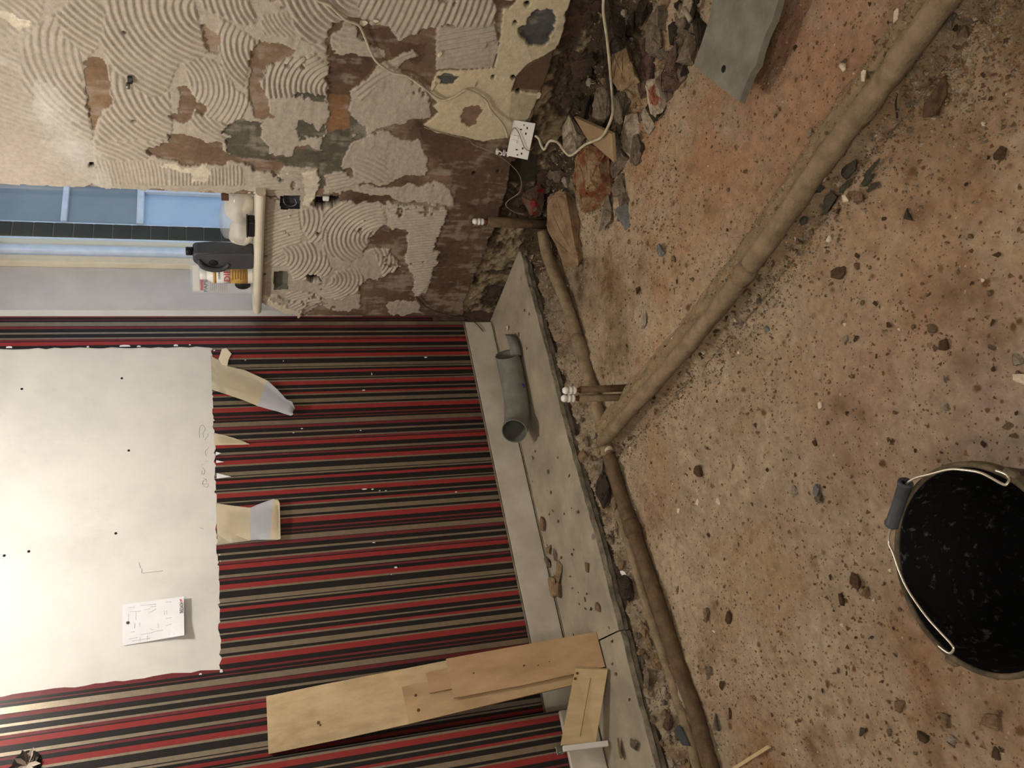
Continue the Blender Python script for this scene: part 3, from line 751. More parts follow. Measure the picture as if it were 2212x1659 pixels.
# white tabs of torn lining standing off the wall
for px, py, w, h in ((935, 188, 9, 26), (1028, 183, 6, 16), (1163, 207, 10, 18), (950, 118, 10, 14), (786, 50, 18, 14), (812, 46, 12, 8), (624, 468, 6, 8), (888, 170, 5, 12), (620, 375, 5, 4)):
    p = at(px, py, 0, -0.010); d = depth(p) / F
    pts = [(p[0] + random.uniform(-.003, .003), p[1] + a * h * d * .5, p[2] + b * w * d * .5) for a, b in ((-1, -.3), (-.5, -1), (.6, -.8), (1, .1), (.5, 1), (-.6, .8))]
    prism('torn_tab', pts, (0.002, 0, 0), M['chip_white'], wall_right)

# wall bracket
p = at(280, 175, 0, -0.014)
br = empty('wall_bracket', p, 'small dark metal bracket screwed into the combed adhesive', 'bracket')
box('bracket_plate', (p[0] - 0.004, p[1] - 0.014, p[2] - 0.008), (p[0] + 0.01, p[1] + 0.010, p[2] + 0.006), M['grip'], br, 0.002)
lathe('bolt_head', [(0, .008), (.006, .008), (.007, 0), (.007, -.012), (0, -.012)], (p[0] - 0.008, p[1] + 0.010, p[2] + 0.006), M['steel'], br, 8, Matrix.Rotation(math.radians(90), 3, 'Y'))

# ------------------------------------------------------------------ sill and window
sill = empty('trim_1', (0, -0.43, 1.09), 'rounded cream window sill board', 'sill', kind='structure')
bm = bmesh.new(); prof = []
for k in range(9):
    a = math.radians(90 + 180 * k / 8); prof.append((-0.030 + 0.018 * math.cos(a), 1.092 + 0.018 * math.sin(a)))
prof = [(0.26, 1.11)] + prof + [(0.26, 1.074)]
pa = [bm.verts.new((x, -0.797, z)) for x, z in prof]; pb = [bm.verts.new((x, -0.078, z)) for x, z in prof]
bm.faces.new(pa); bm.faces.new(pb[::-1])
for i in range(len(prof)): bm.faces.new((pa[i], pb[i], pb[(i + 1) % len(prof)], pa[(i + 1) % len(prof)]))
bm_obj('sill_board', bm, M['cream_trim'], sill)
win = empty('window_1', (0.33, -0.4, 1.1), 'cream framed window seen edge-on beside the striped wall', 'window', kind='structure')
box('jamb_bead', (0.262, -0.034, 1.11), (0.300, 0.03, 2.18), M['cream_trim'], win, 0.006, 2)
box('jamb_panel', (0.300, -0.020, 1.11), (0.372, 0.03, 2.18), M['blue_white'], win)
box('jamb_bead', (0.372, -0.030, 1.11), (0.394, 0.03, 2.18), M['cream_trim'], win, 0.004, 2)
box('jamb_edge', (0.394, -0.026, 1.11), (0.408, 0.03, 2.18), M['blue_white'], win)
box('bottom_rail', (0.30, -0.76, 1.06), (0.40, -0.026, 1.115), M['cream_trim'], win)
box('head_rail', (0.27, -0.76, 2.16), (0.41, -0.026, 2.25), M['cream_trim'], win)
box('near_jamb', (0.27, -0.80, 1.06), (0.41, -0.745, 2.25), M['cream_trim'], win)
box('glass_pane', (0.335, -0.746, 1.114), (0.339, -0.030, 2.17), M['glass'], win)
# tiled strip outside the frame
tp = empty('tiled_pilaster', (0.455, 0.0, 1.0), 'column of dark green glazed tiles just outside the window frame', 'tile column')
box('mortar_bed', (0.410, -0.018, 0.9), (0.497, 0.06, 2.45), M['grout'], tp)
tz = [at(px, 505, 1, -0.022)[2] for px in (-60, -22, 24, 70, 114, 158, 201, 243, 284, 325, 364, 402, 440, 478, 516, 552)]
for a, b in zip(tz[:-1], tz[1:]):
    dx = random.uniform(-.001, .001)
    box('tile', (0.412 + dx, -0.0235 + dx, b + 0.0025), (0.496 + dx, -0.016, a - 0.0025), M['tile'], tp, 0.005, 2)
# casement beyond it, facing the room
ow = empty('window_2', (0.6, -0.02, 1.0), 'bluish white barred casement beyond the tiled column', 'window', kind='structure')
zb1 = at(141, 445, 1, -0.02)[2]; zb2 = at(304, 450, 1, -0.02)[2]; z0 = 1.0
box('frame_stile', (0.752, -0.036, z0), (0.80, 0.03, 2.45), M['blue_white'], ow)
box('frame_stile', (0.497, -0.020, z0), (0.503, 0.03, 2.45), M['blue_white'], ow)
for zc, hh in ((zb1, 0.012), (zb2, 0.015)):
    box('glazing_bar', (0.500, -0.034, zc - hh), (0.756, -0.008, zc + hh), M['blue_white'], ow, 0.003)
box('bottom_rail', (0.50, -0.036, z0), (0.756, 0.0, z0 + 0.05), M['blue_white'], ow)
box('sash_stile', (0.700, -0.030, z0 + 0.05), (0.724, -0.008, zb2 - 0.015), M['blue_white'], ow, 0.002)
for nm, a, b, mm in (('pane', zb1, 2.45, 'pane_grey'), ('pane', zb2, zb1, 'pane_grey'), ('pane', z0 + .05, zb2, 'pane_blue')):
    box(nm, (0.503, -0.012, a), (0.754, -0.006, b), M[mm], ow)
box('wall_outside', (0.41, 0.0, 0.0), (1.6, 0.2, 2.6), M['grout']); tag(bpy.data.objects['wall_outside'], 'outside return wall behind the barred casement', 'wall', kind='structure')

# ---- things on the sill
SZ = 1.1105
def sill_pt(py, x=0.03): return at(543, py, 0, x)
# bagged filler
yb = sorted((at(510, 418, 0, 0.06)[1], at(510, 548, 0, 0.06)[1]))
bag = empty('plastic_bag', (0.08, sum(yb) / 2, SZ), 'clear plastic bag holding white packets, right end of the sill', 'bag')
def lump(name, c, s, m, parent, seed, n=42, rough=0.12, smooth=True):
    rr = random.Random(seed); bm = bmesh.new(); bmesh.ops.create_icosphere(bm, subdivisions=3, radius=1.0)
    ph = [(Vector((rr.uniform(-1, 1), rr.uniform(-1, 1), rr.uniform(-1, 1))).normalized(), rr.uniform(2, 7), rr.uniform(0, 6)) for _ in range(9)]
    for v in bm.verts:
        k = 1 + rough * sum(math.sin(f * v.co.dot(d) + p) for d, f, p in ph) / 3
        q = v.co * k
        v.co = Vector((c[0] + q.x * s[0], c[1] + q.y * s[1], max(c[2] + q.z * s[2], SZ + 0.001)))
    return bm_obj(name, bm, m, parent, smooth=smooth)
c1 = at(512, 452, 0, 0.06); c2 = at(520, 508, 0, 0.06)
lump('white_packet', (0.08, c1[1], SZ + 0.055), (0.05, 0.075, 0.052), M['filler_white'], bag, 3)
lump('white_packet', (0.075, c2[1], SZ + 0.048), (0.05, 0.066, 0.046), M['filler_white'], bag, 5)
lump('bag_film', (0.09, (c1[1] + c2[1]) / 2, SZ + 0.062), (0.066, 0.165, 0.066), M['plastic_film'], bag, 9, rough=0.2)
o = box('wooden_block', (0.02, at(500, 430, 0, 0.02)[1] - 0.022, SZ + 0.093), (0.06, at(500, 430, 0, 0.02)[1] + 0.012, SZ + 0.120), M['brown_card'], None, 0.002); tag(o, 'small brown block lying on the plastic bag', 'block')
yk = at(532, 485, 0, -0.01)[1]
o = empty('black_box', (0.0, yk, SZ), 'low black box tucked under the plastic bag', 'box')
box('box_body', (-0.035, yk - 0.035, SZ), (0.010, yk + 0.045, SZ + 0.024), M['can_black'], o, 0.003)
box('box_lid', (-0.037, yk - 0.037, SZ + 0.0245), (0.012, yk + 0.047, SZ + 0.030), M['can_black'], o, 0.002)
# dark grey canister
ya = at(543, 583, 0, -0.018)[1]; yb2 = ya - 0.094
can = empty('canister', (0.015, (ya + yb2) / 2, SZ), 'dark grey plastic canister with a moulded handle', 'canister')
H = 0.232
ym = (ya + yb2) / 2
prof = [(yb2, 0), (yb2, 0.15), (yb2 + 0.002, H - 0.012), (yb2 + 0.012, H), (ym + 0.004, H), (ym + 0.022, H - 0.012), (ya - 0.012, H - 0.035), (ya - 0.003, H - 0.07), (ya, H - 0.11), (ya, 0)]
prism('canister_body', [(-0.018, y, SZ + z) for y, z in prof], (0.066, 0, 0), M['can_grey'], can, 0.006)
tube('handle', [(-0.016, ya - 0.058, SZ + 0.212), (-0.026, ya - 0.026, SZ + 0.196), (-0.028, ya - 0.010, SZ + 0.160), (-0.026, ya - 0.012, SZ + 0.120), (-0.016, ya - 0.034, SZ + 0.094)], [.009, .011, .011, .010, .008], M['can_grey'], can, 10, 5)
lathe('grip_hollow', [(0, 0.003), (0.014, 0.003), (0.018, 0), (0, 0)], (-0.0185, ya - 0.040, SZ + 0.155), M['can_black'], can, 16, Matrix.Rotation(math.radians(-90), 3, 'Y'))
lathe('cap', [(0, .026), (.0155, .026), (.017, .022), (.017, 0), (0, 0)], (0.016, ym - 0.022, SZ + H), M['can_black'], can, 18)
# white bottle with yellow label
yc = at(543, 600, 0, 0.0)[1]; rb = 0.036
bot = empty('bottle', (0.015, yc, SZ), 'white plastic bottle with a yellow label lettered DIF', 'bottle')
lathe('bottle_body', [(0, 0), (rb - .003, 0), (rb, .006), (rb, .158), (rb - .004, .168), (.024, .180), (.021, .184), (0, .186)], (0.015, yc, SZ), M['white_plastic'], bot, 28)
lathe('cap', [(.0215, .184), (.0225, .186), (.0225, .208), (.020, .211), (0, .211)], (0.015, yc, SZ), M['white_plastic'], bot, 24)
for z_a, z_b, mm, nm in ((.022, .090, 'label_yellow', 'yellow_label'), (.090, .146, 'label_white', 'white_label'), (.146, .158, 'label_yellow', 'label_band')):
    lathe(nm, [(rb + .0003, z_a), (rb + .0006, z_a), (rb + .0006, z_b), (rb + .0003, z_b)], (0.015, yc, SZ), M[mm], bot, 28)
vd = Vector((C[0] - 0.015, C[1] - yc, 0)).normalized(); uu = Vector((0, 0, 1)).cross(vd)
def on_bottle(s, size, z, shift, m, w):
    text('lettering', s, size, Vector((0.015, yc, SZ + z)) + vd * (rb + .0018) + uu * shift, uu, (0, 0, 1), m, bot, .0006, w)
on_bottle('DIF', .036, .092, -.030, M['label_red'], .046)
on_bottle('ZINSSER', .010, .132, -.022, M['print_dark'], .036)
for k in range(6):
    obox('print_line', Vector((0.015, yc, SZ + .082 - k * .0105)) + vd * (rb + .0015), uu, (0, 0, 1), vd, .044 - .004 * (k % 3), .0028, .0006, M['print_brown'], bot)
# clamshell pack behind
cy0 = at(543, 640, 0, 0.03)[1]; cy1 = at(543, 577, 0, 0.03)[1]
pk = empty('blister_pack', (0.06, (cy0 + cy1) / 2, SZ), 'clear clamshell pack with a printed card and black tool', 'pack')
lo, hi = min(cy0, cy1), max(cy0, cy1)
n_ = Vector((-0.72, -0.69, 0)).normalized(); u_ = Vector((0, 0, 1)).cross(n_)
cc = Vector((0.062, (lo + hi) / 2, SZ + 0.125))
wid = 0.150
obox('printed_card', cc, u_, (0, 0, 1), n_, wid - .012, .236, .002, M['card'], pk)
obox('clear_shell', cc + n_ * .006, u_, (0, 0, 1), n_, wid, .249, .005, M['blister'], pk, .002)
obox('red_band', cc + n_ * .0022 + Vector((0, 0, .080)) + u_ * -.02, u_, (0, 0, 1), n_, .086, .010, .0008, M['label_red'], pk)
obox('white_band', cc + n_ * .0022 + Vector((0, 0, .102)) + u_ * -.01, u_, (0, 0, 1), n_, .106, .026, .0008, M['white_plastic'], pk)
text('lettering', 'PAPER', .022, cc + n_ * .0022 + Vector((0, 0, .058)) + u_ * -.070, u_, (0, 0, 1), M['print_dark'], pk, .0005, .066)
for k in range(9):
    obox('print_line', cc + n_ * .0022 + Vector((0, 0, .045 - k * .008)) + u_ * -.03, u_, (0, 0, 1), n_, .075 - .008 * (k % 2), .002, .0006, M['print_grey'], pk)
tc_ = cc + n_ * .016 + Vector((0, 0, -.085)) + u_ * -.035
bmk = bmesh.new(); bmesh.ops.create_icosphere(bmk, subdivisions=3, radius=1.0)
for v in bmk.verts: v.co = Vector((tc_.x + v.co.x * .016, tc_.y + v.co.y * .026, tc_.z + v.co.z * .032))
bm_obj('black_tool', bmk, M['can_black'], pk, smooth=True)

# ------------------------------------------------------------------ skirting boards
sk = empty('baseboard_back', (-0.9, 0, 0), 'dusty white skirting board under the striped wallpaper', 'skirting', kind='structure')
bm = bmesh.new(); b_box(bm, (-1.87, -0.019, 0.004), (-0.050, -0.0035, 0.138), 0.003, 1)
bm_obj('skirting_board', bm, M['skirting'], sk)
box('raw_top_edge', (-1.868, -0.0185, 0.1385), (-0.053, -0.004, 0.1425), M['slab_edge'], sk)
sp_ = empty('baseboard_left', (-2.2, -0.14, 0), 'scuffed white skirting board on the wall pier', 'skirting', kind='structure')
box('skirting_board', (-4.5, -0.149, 0.001), (-1.874, -0.1305, 0.134), M['skirting'], sp_, 0.004)
# upright white fillet between the two skirting pieces
a0 = at(1216, 1618, 1, -0.192); a1 = at(1313, 1606, 1, -0.212)
d = (Vector(a1) - Vector(a0)); ln = d.length
fu = d.normalized(); fn = Vector((0, -1, 0)); fv = fn.cross(fu).normalized(); fn = fu.cross(fv)
o = obox('wooden_fillet', (Vector(a0) + Vector(a1)) / 2, fu, fv, fn, ln, 0.019, 0.018, M['white_paint'], None, 0.002); tag(o, 'narrow white upright fillet beside the short pale board', 'fillet')
pc = at(1210, 1619, 1, -0.136)
cl = empty('wall_clip', pc, 'small grey metal clip on the wallpaper above the pier skirting', 'clip')
box('clip_plate', (pc[0] - .016, -0.1345, pc[2] - .014), (pc[0] + .012, -0.1308, pc[2] + .014), M['steel'], cl, 0.001)
tube('clip_loop', [(pc[0] - .012, -0.136, pc[2] - .010), (pc[0] - .010, -0.146, pc[2] - .004), (pc[0] - .010, -0.146, pc[2] + .006), (pc[0] - .012, -0.136, pc[2] + .010)], .002, M['steel'], cl, 6, 4)

# ------------------------------------------------------------------ floor: slab ledge and dug-out earth
slab = empty('trim_2', (-1.0, -0.25, 0), 'dusty concrete ledge along the striped wall', 'ledge', kind='structure')
def slab_piece(x1, x0, seed, skew0, skew1, dz):
    rr = random.Random(seed); n = max(8, int(abs(x1 - x0) / 0.035)); bm = bmesh.new(); rows = []
    for i in range(n + 1):
        t = i / n; x = x1 + (x0 - x1) * t
        e = -0.506 + rr.uniform(-.004, .004) + 0.006 * math.sin(i * .23 + seed)
        if x > -0.12: e = -0.515
        xs_ = x + (skew0 * (1 - t) + skew1 * t)
        ring = [(x, 0.0, dz), (x, -0.16, dz), (x, -0.33, dz), (xs_, e + .010, dz), (xs_, e + 0.002, dz - .008), (xs_, e - .004 + rr.uniform(-.004, .004), dz - .024), (xs_, e + .010, dz - .027), (xs_, e + .004, dz - .046), (xs_, e + .03 + rr.uniform(-.012, .008), dz - .052), (xs_, e + .02, -0.14), (x, 0.0, -0.14)]
        rows.append([bm.verts.new(p) for p in ring])
    k = len(rows[0])
    for i in range(n):
        for j in range(k):
            f = bm.faces.new((rows[i][j], rows[i][(j + 1) % k], rows[i + 1][(j + 1) % k], rows[i + 1][j]))
            f.material_index = 1 if 4 <= j <= 9 else 0
    bm.faces.new(rows[0]); bm.faces.new(rows[-1][::-1])
    return bm_obj('concrete_slab', bm, [M['slab'], M['slab_edge']], slab)
slab_piece(-0.030, -1.672, 2, 0.0, -0.036, 0.0)
slab_piece(-1.676, -4.5, 6, -0.036, 0.0, -0.004)
box('expansion_strip', (-1.86, -0.030, -0.003), (-0.048, -0.0195, 0.0025), M['slab_edge'], slab)

# earth surface: height field
FX = np.concatenate([np.linspace(-4.6, -2.56, 40), np.arange(-2.55, 0.09, 0.0065)])
FY = np.concatenate([np.linspace(-5.3, -2.76, 40), np.arange(-2.75, -0.455, 0.0065)])
pipeA = [at(px, py, 2, -0.055) for px, py in ((1306, 955), (1390, 862), (1480, 762), (1560, 665), (1640, 560), (1715, 455), (1780, 360), (1860, 255), (1940, 150), (2050, 0), (2140, -120))]


def fz_raw(x, y):
    x = np.asarray(x, float); y = np.asarray(y, float)
    z = -0.082 + 0.012 * fbm(x, y, 1.6, 200, 3) + 0.012 * fbm(x, y, 9, 210, 4) + 0.0075 * fbm(x, y, 42, 220, 3)
    # spoil bank at the window wall
    w = np.clip(1 - (-x) / (0.30 + 0.10 * fbm(y, y * 0, 3, 230, 3)), 0, 1)
    z = z + (0.055 + 0.035 * np.clip((-y - 0.9) / 0.8, 0, 1)) * w ** 1.6 * (1 + 0.8 * fbm(x, y, 14, 240, 4)) + 0.02 * w * fbm(x, y, 30, 250, 3)
    # broken ground along the ledge
    w2 = np.clip(1 - np.abs(y + 0.565) / 0.07, 0, 1)
    z = z + w2 * (0.052 + 0.030 * fbm(x, y, 18, 260, 4))
    # mud banked against the diagonal pipe
    for a, b in zip(pipeA[:-1], pipeA[1:]):
        ax, ay = a[0], a[1]; dx, dy = b[0] - ax, b[1] - ay; L2 = dx * dx + dy * dy
        t = ((x - ax) * dx + (y - ay) * dy) / L2
        dd = ((x - ax) * dy - (y - ay) * dx) / math.sqrt(L2)
        s = np.clip(1 - np.maximum(np.abs(t - 0.5) - 0.5, 0) * 6, 0, 1)
        up = np.clip(1 - np.abs(dd - SIDE * 0.046) / 0.062, 0, 1)
        z = np.maximum(z, np.where(s > 0, -0.085 + s * up ** 0.5 * 0.055 + 0.011 * fbm(x, y, 24, 270, 4), -1))
        dn = np.clip(1 - np.abs(dd + SIDE * 0.040) / 0.035, 0, 1)
        z = z - np.where(s >= 1, 0.034 * dn, 0)
    return z


SIDE = 1.0
_a, _b = pipeA[3], pipeA[4]
_m = at(1560, 560, 2, -0.06)     # a point on the far side of the pipe
_dd = ((_m[0] - _a[0]) * (_b[1] - _a[1]) - (_m[1] - _a[1]) * (_b[0] - _a[0]))
SIDE = 1.0 if _dd > 0 else -1.0
FXX, FYY = np.meshgrid(FX, FY)
FZZ = fz_raw(FXX, FYY)


def FZ(x, y):
    i = min(max(int(np.searchsorted(FX, x)) - 1, 0), len(FX) - 2); j = min(max(int(np.searchsorted(FY, y)) - 1, 0), len(FY) - 2)
    u = min(max((x - FX[i]) / (FX[i + 1] - FX[i]), 0), 1); v = min(max((y - FY[j]) / (FY[j + 1] - FY[j]), 0), 1)
    return float((FZZ[j, i] * (1 - u) + FZZ[j, i + 1] * u) * (1 - v) + (FZZ[j + 1, i] * (1 - u) + FZZ[j + 1, i + 1] * u) * v)


_c = R.T @ (np.stack([FXX.ravel(), FYY.ravel(), FZZ.ravel()]) - C[:, None])
_zz = np.where(_c[2] > 0.2, _c[2], 0.2)
GX = (_c[0] / _zz * F + 1106).reshape(FXX.shape); GY = (_c[1] / _zz * F + 829.5).reshape(FXX.shape)
E = lambda *c: np.array(srgb(*c)[:3])
fcol = np.ones(FXX.shape + (3,)) * E(184, 166, 141)
n1 = fbm(FXX, FYY, 2.2, 300, 4); n2 = fbm(FXX, FYY, 7, 310, 4); n3 = fbm(FXX, FYY, 30, 320, 4)
def tint(c, w): 
    global fcol
    w = np.clip(w, 0, 1)[..., None]; fcol = fcol * (1 - w) + c * w
tint(E(166, 149, 126), n1 * 1.6 + 0.25)
tint(E(178, 148, 120), n2 * 1.2 + n1 * 0.6 - 0.05)
tint(E(124, 100, 74), (n3 + n2) * 1.0 - 0.2)
tint(E(196, 176, 148), (n3 - n2) * 0.9 - 0.25)
def blob(px, py, r, c, w, rx=1.0):
    p = at(px, py, 2, -0.08); d = np.hypot((FXX - p[0]) / rx, FYY - p[1]) / r
    tint(c, w * np.exp(-d * d) * (0.75 + 0.9 * n2 + 0.5 * n3))
for px, py, r, c, w in ((1750, 120, .34, E(172, 136, 110), .9), (1700, 250, .28, E(170, 138, 110), .75), (1820, 60, .25, E(174, 134, 108), .85), (1390, 300, .26, E(174, 130, 94), .7), (1560, 330, .22, E(174, 132, 102), .75), (1480, 540, .22, E(172, 134, 98), .6), (1430, 760, .14, E(188, 140, 110), .6), (1310, 640, .16, E(112, 90, 62), .9), (1330, 740, .13, E(106, 88, 60), .95), (1360, 620, .13, E(120, 98, 68), .7), (1250, 620, .12, E(84, 68, 50), .7), (1290, 820, .12, E(120, 98, 70), .5), (2050, 650, .25, E(176, 128, 92), .6), (1960, 350, .3, E(176, 142, 110), .5), (2150, 250, .2, E(160, 112, 80), .6), (2150, 900, .2, E(160, 144, 134), .7), (1800, 760, .2, E(178, 150, 126), .6), (1850, 900, .2, E(168, 138, 122), .5), (1700, 700, .3, E(172, 148, 118), .6), (2100, 100, .25, E(118, 104, 78), .8), (1600, 1300, .3, E(172, 148, 118), .6), (2000, 1550, .2, E(150, 112, 80), .5), (1650, 1640, .12, E(150, 110, 74), .7), (1880, 1320, .12, E(140, 112, 84), .7), (1420, 950, .2, E(168, 146, 116), .5), (1560, 900, .2, E(160, 138, 108), .5)):
    blob(px, py, r, c, w)
rb_ = random.Random(77)
for k in range(46):
    blob(rb_.uniform(1480, 2200), rb_.uniform(150, 1640), rb_.uniform(.012, .05), E(116, 92, 68), rb_.uniform(.3, .65), rb_.uniform(.6, 1.6))
# dark damp soil of the bank by the window wall
wb = np.clip(1 - (-FXX - 0.02) / (0.24 + 0.1 * n2), 0, 1)
tint(E(72, 60, 47), (wb * 1.5 + n3 * 0.5 - 0.1) * (FYY > -2.4))
wt = np.clip(1 - np.abs(FYY + 0.555) / 0.09, 0, 1)
tint(E(104, 88, 68), wt * 1.1 * (0.6 + n3))
wc = np.clip((FXX + 0.55) / 0.4, 0, 1) * np.clip((FYY + 0.95) / 0.3, 0, 1)
tint(E(78, 64, 48), wc * (0.8 + n3))
# mud over the buried pipe run
bank = np.zeros(FXX.shape)
for a, b in zip(pipeA[:-1], pipeA[1:]):
    dx, dy = b[0] - a[0], b[1] - a[1]; L2 = dx * dx + dy * dy
    t = ((FXX - a[0]) * dx + (FYY - a[1]) * dy) / L2; dd = ((FXX - a[0]) * dy - (FYY - a[1]) * dx) / math.sqrt(L2)
    bank = np.maximum(bank, ((t > 0) & (t < 1)) * np.clip(1.2 - np.abs(dd - SIDE * .04) / .06, 0, 1))
tint(E(150, 132, 102), bank * 1.1)
fcol = fcol * (1 + 0.16 * n3[..., None])
PF = np.stack([FXX, FYY, FZZ], -1)
floor = grid_mesh('floor', PF, np.ones((len(FY) - 1, len(FX) - 1), bool), fcol, M['floor_attr'])
tag(floor, 'dug-out earth floor, sandy and reddish with damp patches', 'floor', kind='structure')


def ground(px, py, lift=0.0):
    d = ray(px, py); prev = None
    for z in np.linspace(0.30, -0.20, 126):
        p = C + d * ((z - C[2]) / d[2])
        if z <= FZ(p[0], p[1]) + lift: return p
    return p


# ------------------------------------------------------------------ pipes in the floor
def pipe_path(L, lift): return [ground(px, py, lift) for px, py in L]
pa_ = smooth_path([p + np.array((0, 0, 0.012)) for p in pipeA], 7)
npt = len(pa_)
t1 = empty('lagged_pipe', (pipeA[4][0], pipeA[4][1], -0.06), 'mud-caked lagged pipe running diagonally across the earth floor', 'pipe')
tube('lagging', pa_, [0.0235 + 0.004 * i / npt + 0.0012 * math.sin(i * 0.9) for i in range(npt)], M['mud_pipe'], t1, 16, 0, 0.20)
i0 = int(npt * .36)
tube('pipe_coupling', [pa_[i0 + k] + np.array((0, 0, .001)) for k in range(0, 3)], [0.026, 0.0305, 0.026], M['mud_pipe'], t1, 14, 0, .12)
off = np.array(pipeA[5]) - np.array(pipeA[4]); off = np.array((off[1], -off[0], 0)) * SIDE; off /= np.linalg.norm(off)
pb_ = [p + off * (0.050 + 0.006 * math.sin(i * .3)) + np.array((0, 0, -.012)) for i, p in enumerate(pa_)][8:]
o = tube('lagged_pipe', pb_, [0.019 + 0.002 * math.sin(i * 0.7) for i in range(len(pb_))], M['mud_pipe'], None, 12, 0, 0.14); tag(o, 'half-buried mud-covered pipe hugging the far side of the diagonal pipe', 'pipe')
L2_ = [(1172, 500), (1185, 560), (1225, 660), (1250, 740), (1290, 880), (1308, 958), (1312, 980)]
p2 = [at(px, py, 2, z) for (px, py), z in zip(L2_, (-.02, -.035, -.05, -.055, -.055, -.055, -.058))]
t2 = empty('lagged_pipe', p2[3], 'lagged pipe running from the wall corner to the pipe junction', 'pipe')
tube('lagging', p2, 0.0235, M['mud_pipe'], t2, 14, 7, .09)
q = smooth_path(p2, 7); tube('pipe_coupling', q[20:24], [.024, .029, .029, .025], M['mud_pipe'], t2, 14, 0, .12)
L3 = [(1316, 985), (1335, 1050), (1360, 1125), (1388, 1205), (1430, 1330), (1470, 1450), (1502, 1540), (1535, 1659), (1560, 1750)]
p3 = [at(px, py, 2, -0.055) for px, py in L3]
t3 = empty('lagged_pipe', p3[3], 'mud-brown lagged pipe running alongside the concrete ledge', 'pipe')
tube('lagging', p3, 0.0245, M['mud_dark'], t3, 14, 7, .09)
q = smooth_path(p3, 7); tube('pipe_coupling', q[14:18], [.025, .031, .031, .026], M['mud_dark'], t3, 14, 0, .12)
tube('pale_joint', [at(1309, 964, 2, -.056), at(1316, 974, 2, -.056)], .016, M['chip_white'], t3, 14)
L4 = [(1322, 1058), (1340, 1120), (1357, 1165), (1382, 1255), (1412, 1350), (1455, 1480), (1492, 1600), (1512, 1680)]
p4 = [at(px, py, 2, -0.072) for px, py in L4]
o = tube('lagged_pipe', p4, 0.0175, M['mud_pipe'], None, 12, 7, .14); tag(o, 'thin half-buried pipe between the ledge and the brown lagged pipe', 'pipe')

def z_for(x, y, px):
    lo_, hi_ = -0.2, 1.5
    for _ in range(40):
        mid = (lo_ + hi_) / 2; c = R.T @ (np.array((x, y, mid)) - C)
        if c[0] / c[2] * F + 1106 > px: lo_ = mid
        else: hi_ = mid
    return mid


def stub(base, top, r, cap_px, lagged, label, mm, lean=(0, 0)):
    b = Vector(base); t = Vector(top); root = empty('pipe_stub', b, label, 'pipe')
    ax = (t - b).normalized(); L = (t - b).length
    rot = Vector((0, 0, 1)).rotation_difference(ax).to_matrix()
    cap_l = 0.046; cu = 0.016
    tube('lagging', [b - ax * .03, b + ax * (L - cap_l - cu)], r, mm, root, 14)
    tube('copper_pipe', [b + ax * (L - cap_l - cu - .02), b + ax * (L - cap_l + .01)], r * .62 if lagged else r * .8, M['copper'], root, 12)
    rc = 0.0118
    lathe('push_fit_cap', [(0, 0), (rc, 0), (rc * 1.12, .001), (rc * 1.12, .010), (rc * .84, .0105), (rc * .84, .0135), (rc * 1.14, .014), (rc * 1.14, .024), (rc * .84, .0245), (rc * .84, .0285), (rc * 1.08, .029), (rc * 1.05, .038), (rc * .7, .0455), (0, .046)], b + ax * (L - cap_l), M['white_plastic'], root, 18, rot)
    return root


for (bx, by), (tx, ty), lab in (((1352, 838), (1216, 844), 'capped copper pipe stub, further of the pair standing by the diagonal pipe'), ((1350, 858), (1213, 861), 'capped copper pipe stub, nearer of the pair standing by the diagonal pipe')):
    b = at(bx, by, 2, -0.062); n_v = np.array((0, 1.0, 0)); zt = z_for(b[0], b[1], tx); t = at(tx, ty, 2, zt)
    stub(b, t, 0.0125, None, True, lab, M['mud_dark'] if by == 838 else M['mud_pipe'])
b = at(1172, 484, 0, -0.075); t = at(1021, 478, 0, -0.075)
stub(b, t, 0.021, None, True, 'thick lagged pipe stub with a white cap against the window wall', M['mud_dark'])

# ------------------------------------------------------------------ stones
LIB = []
def unit_stone(seed, n, flat=False):
    rr = random.Random(seed); bm = bmesh.new()
    for _ in range(n):
        v = Vector((rr.gauss(0, 1), rr.gauss(0, 1), rr.gauss(0, 1))).normalized()
        k = rr.uniform(.82, 1.0)
        v = Vector([math.copysign(abs(c) ** .72, c) for c in v]) * k
        bm.verts.new(v)
    r = bmesh.ops.convex_hull(bm, input=bm.verts[:])
    bmesh.ops.delete(bm, geom=[g for g in r['geom_interior'] if isinstance(g, bmesh.types.BMVert)], context='VERTS')
    bmesh.ops.recalc_face_normals(bm, faces=bm.faces)
    mx = [max(abs(v.co[i]) for v in bm.verts) for i in range(3)]
    for v in bm.verts: v.co = Vector([v.co[i] / mx[i] for i in range(3)])
    return bm
def stone_mesh(seed, n, m, detail=False, rough=.065):
    bm = unit_stone(seed, n)
    if detail:
        bmesh.ops.bevel(bm, geom=bm.edges[:], offset=.05, segments=1, affect='EDGES')
        bmesh.ops.triangulate(bm, faces=bm.faces[:])
        bmesh.ops.subdivide_edges(bm, edges=bm.edges[:], cuts=1)
        rr = random.Random(seed)
        for v in bm.verts: v.co += Vector((rr.uniform(-1, 1), rr.uniform(-1, 1), rr.uniform(-1, 1))) * rough
    me = bpy.data.meshes.new('stone'); bm.to_mesh(me); bm.free(); me.materials.append(M[m]); return me
LAT = math.atan2(R[1, 1], R[0, 1])


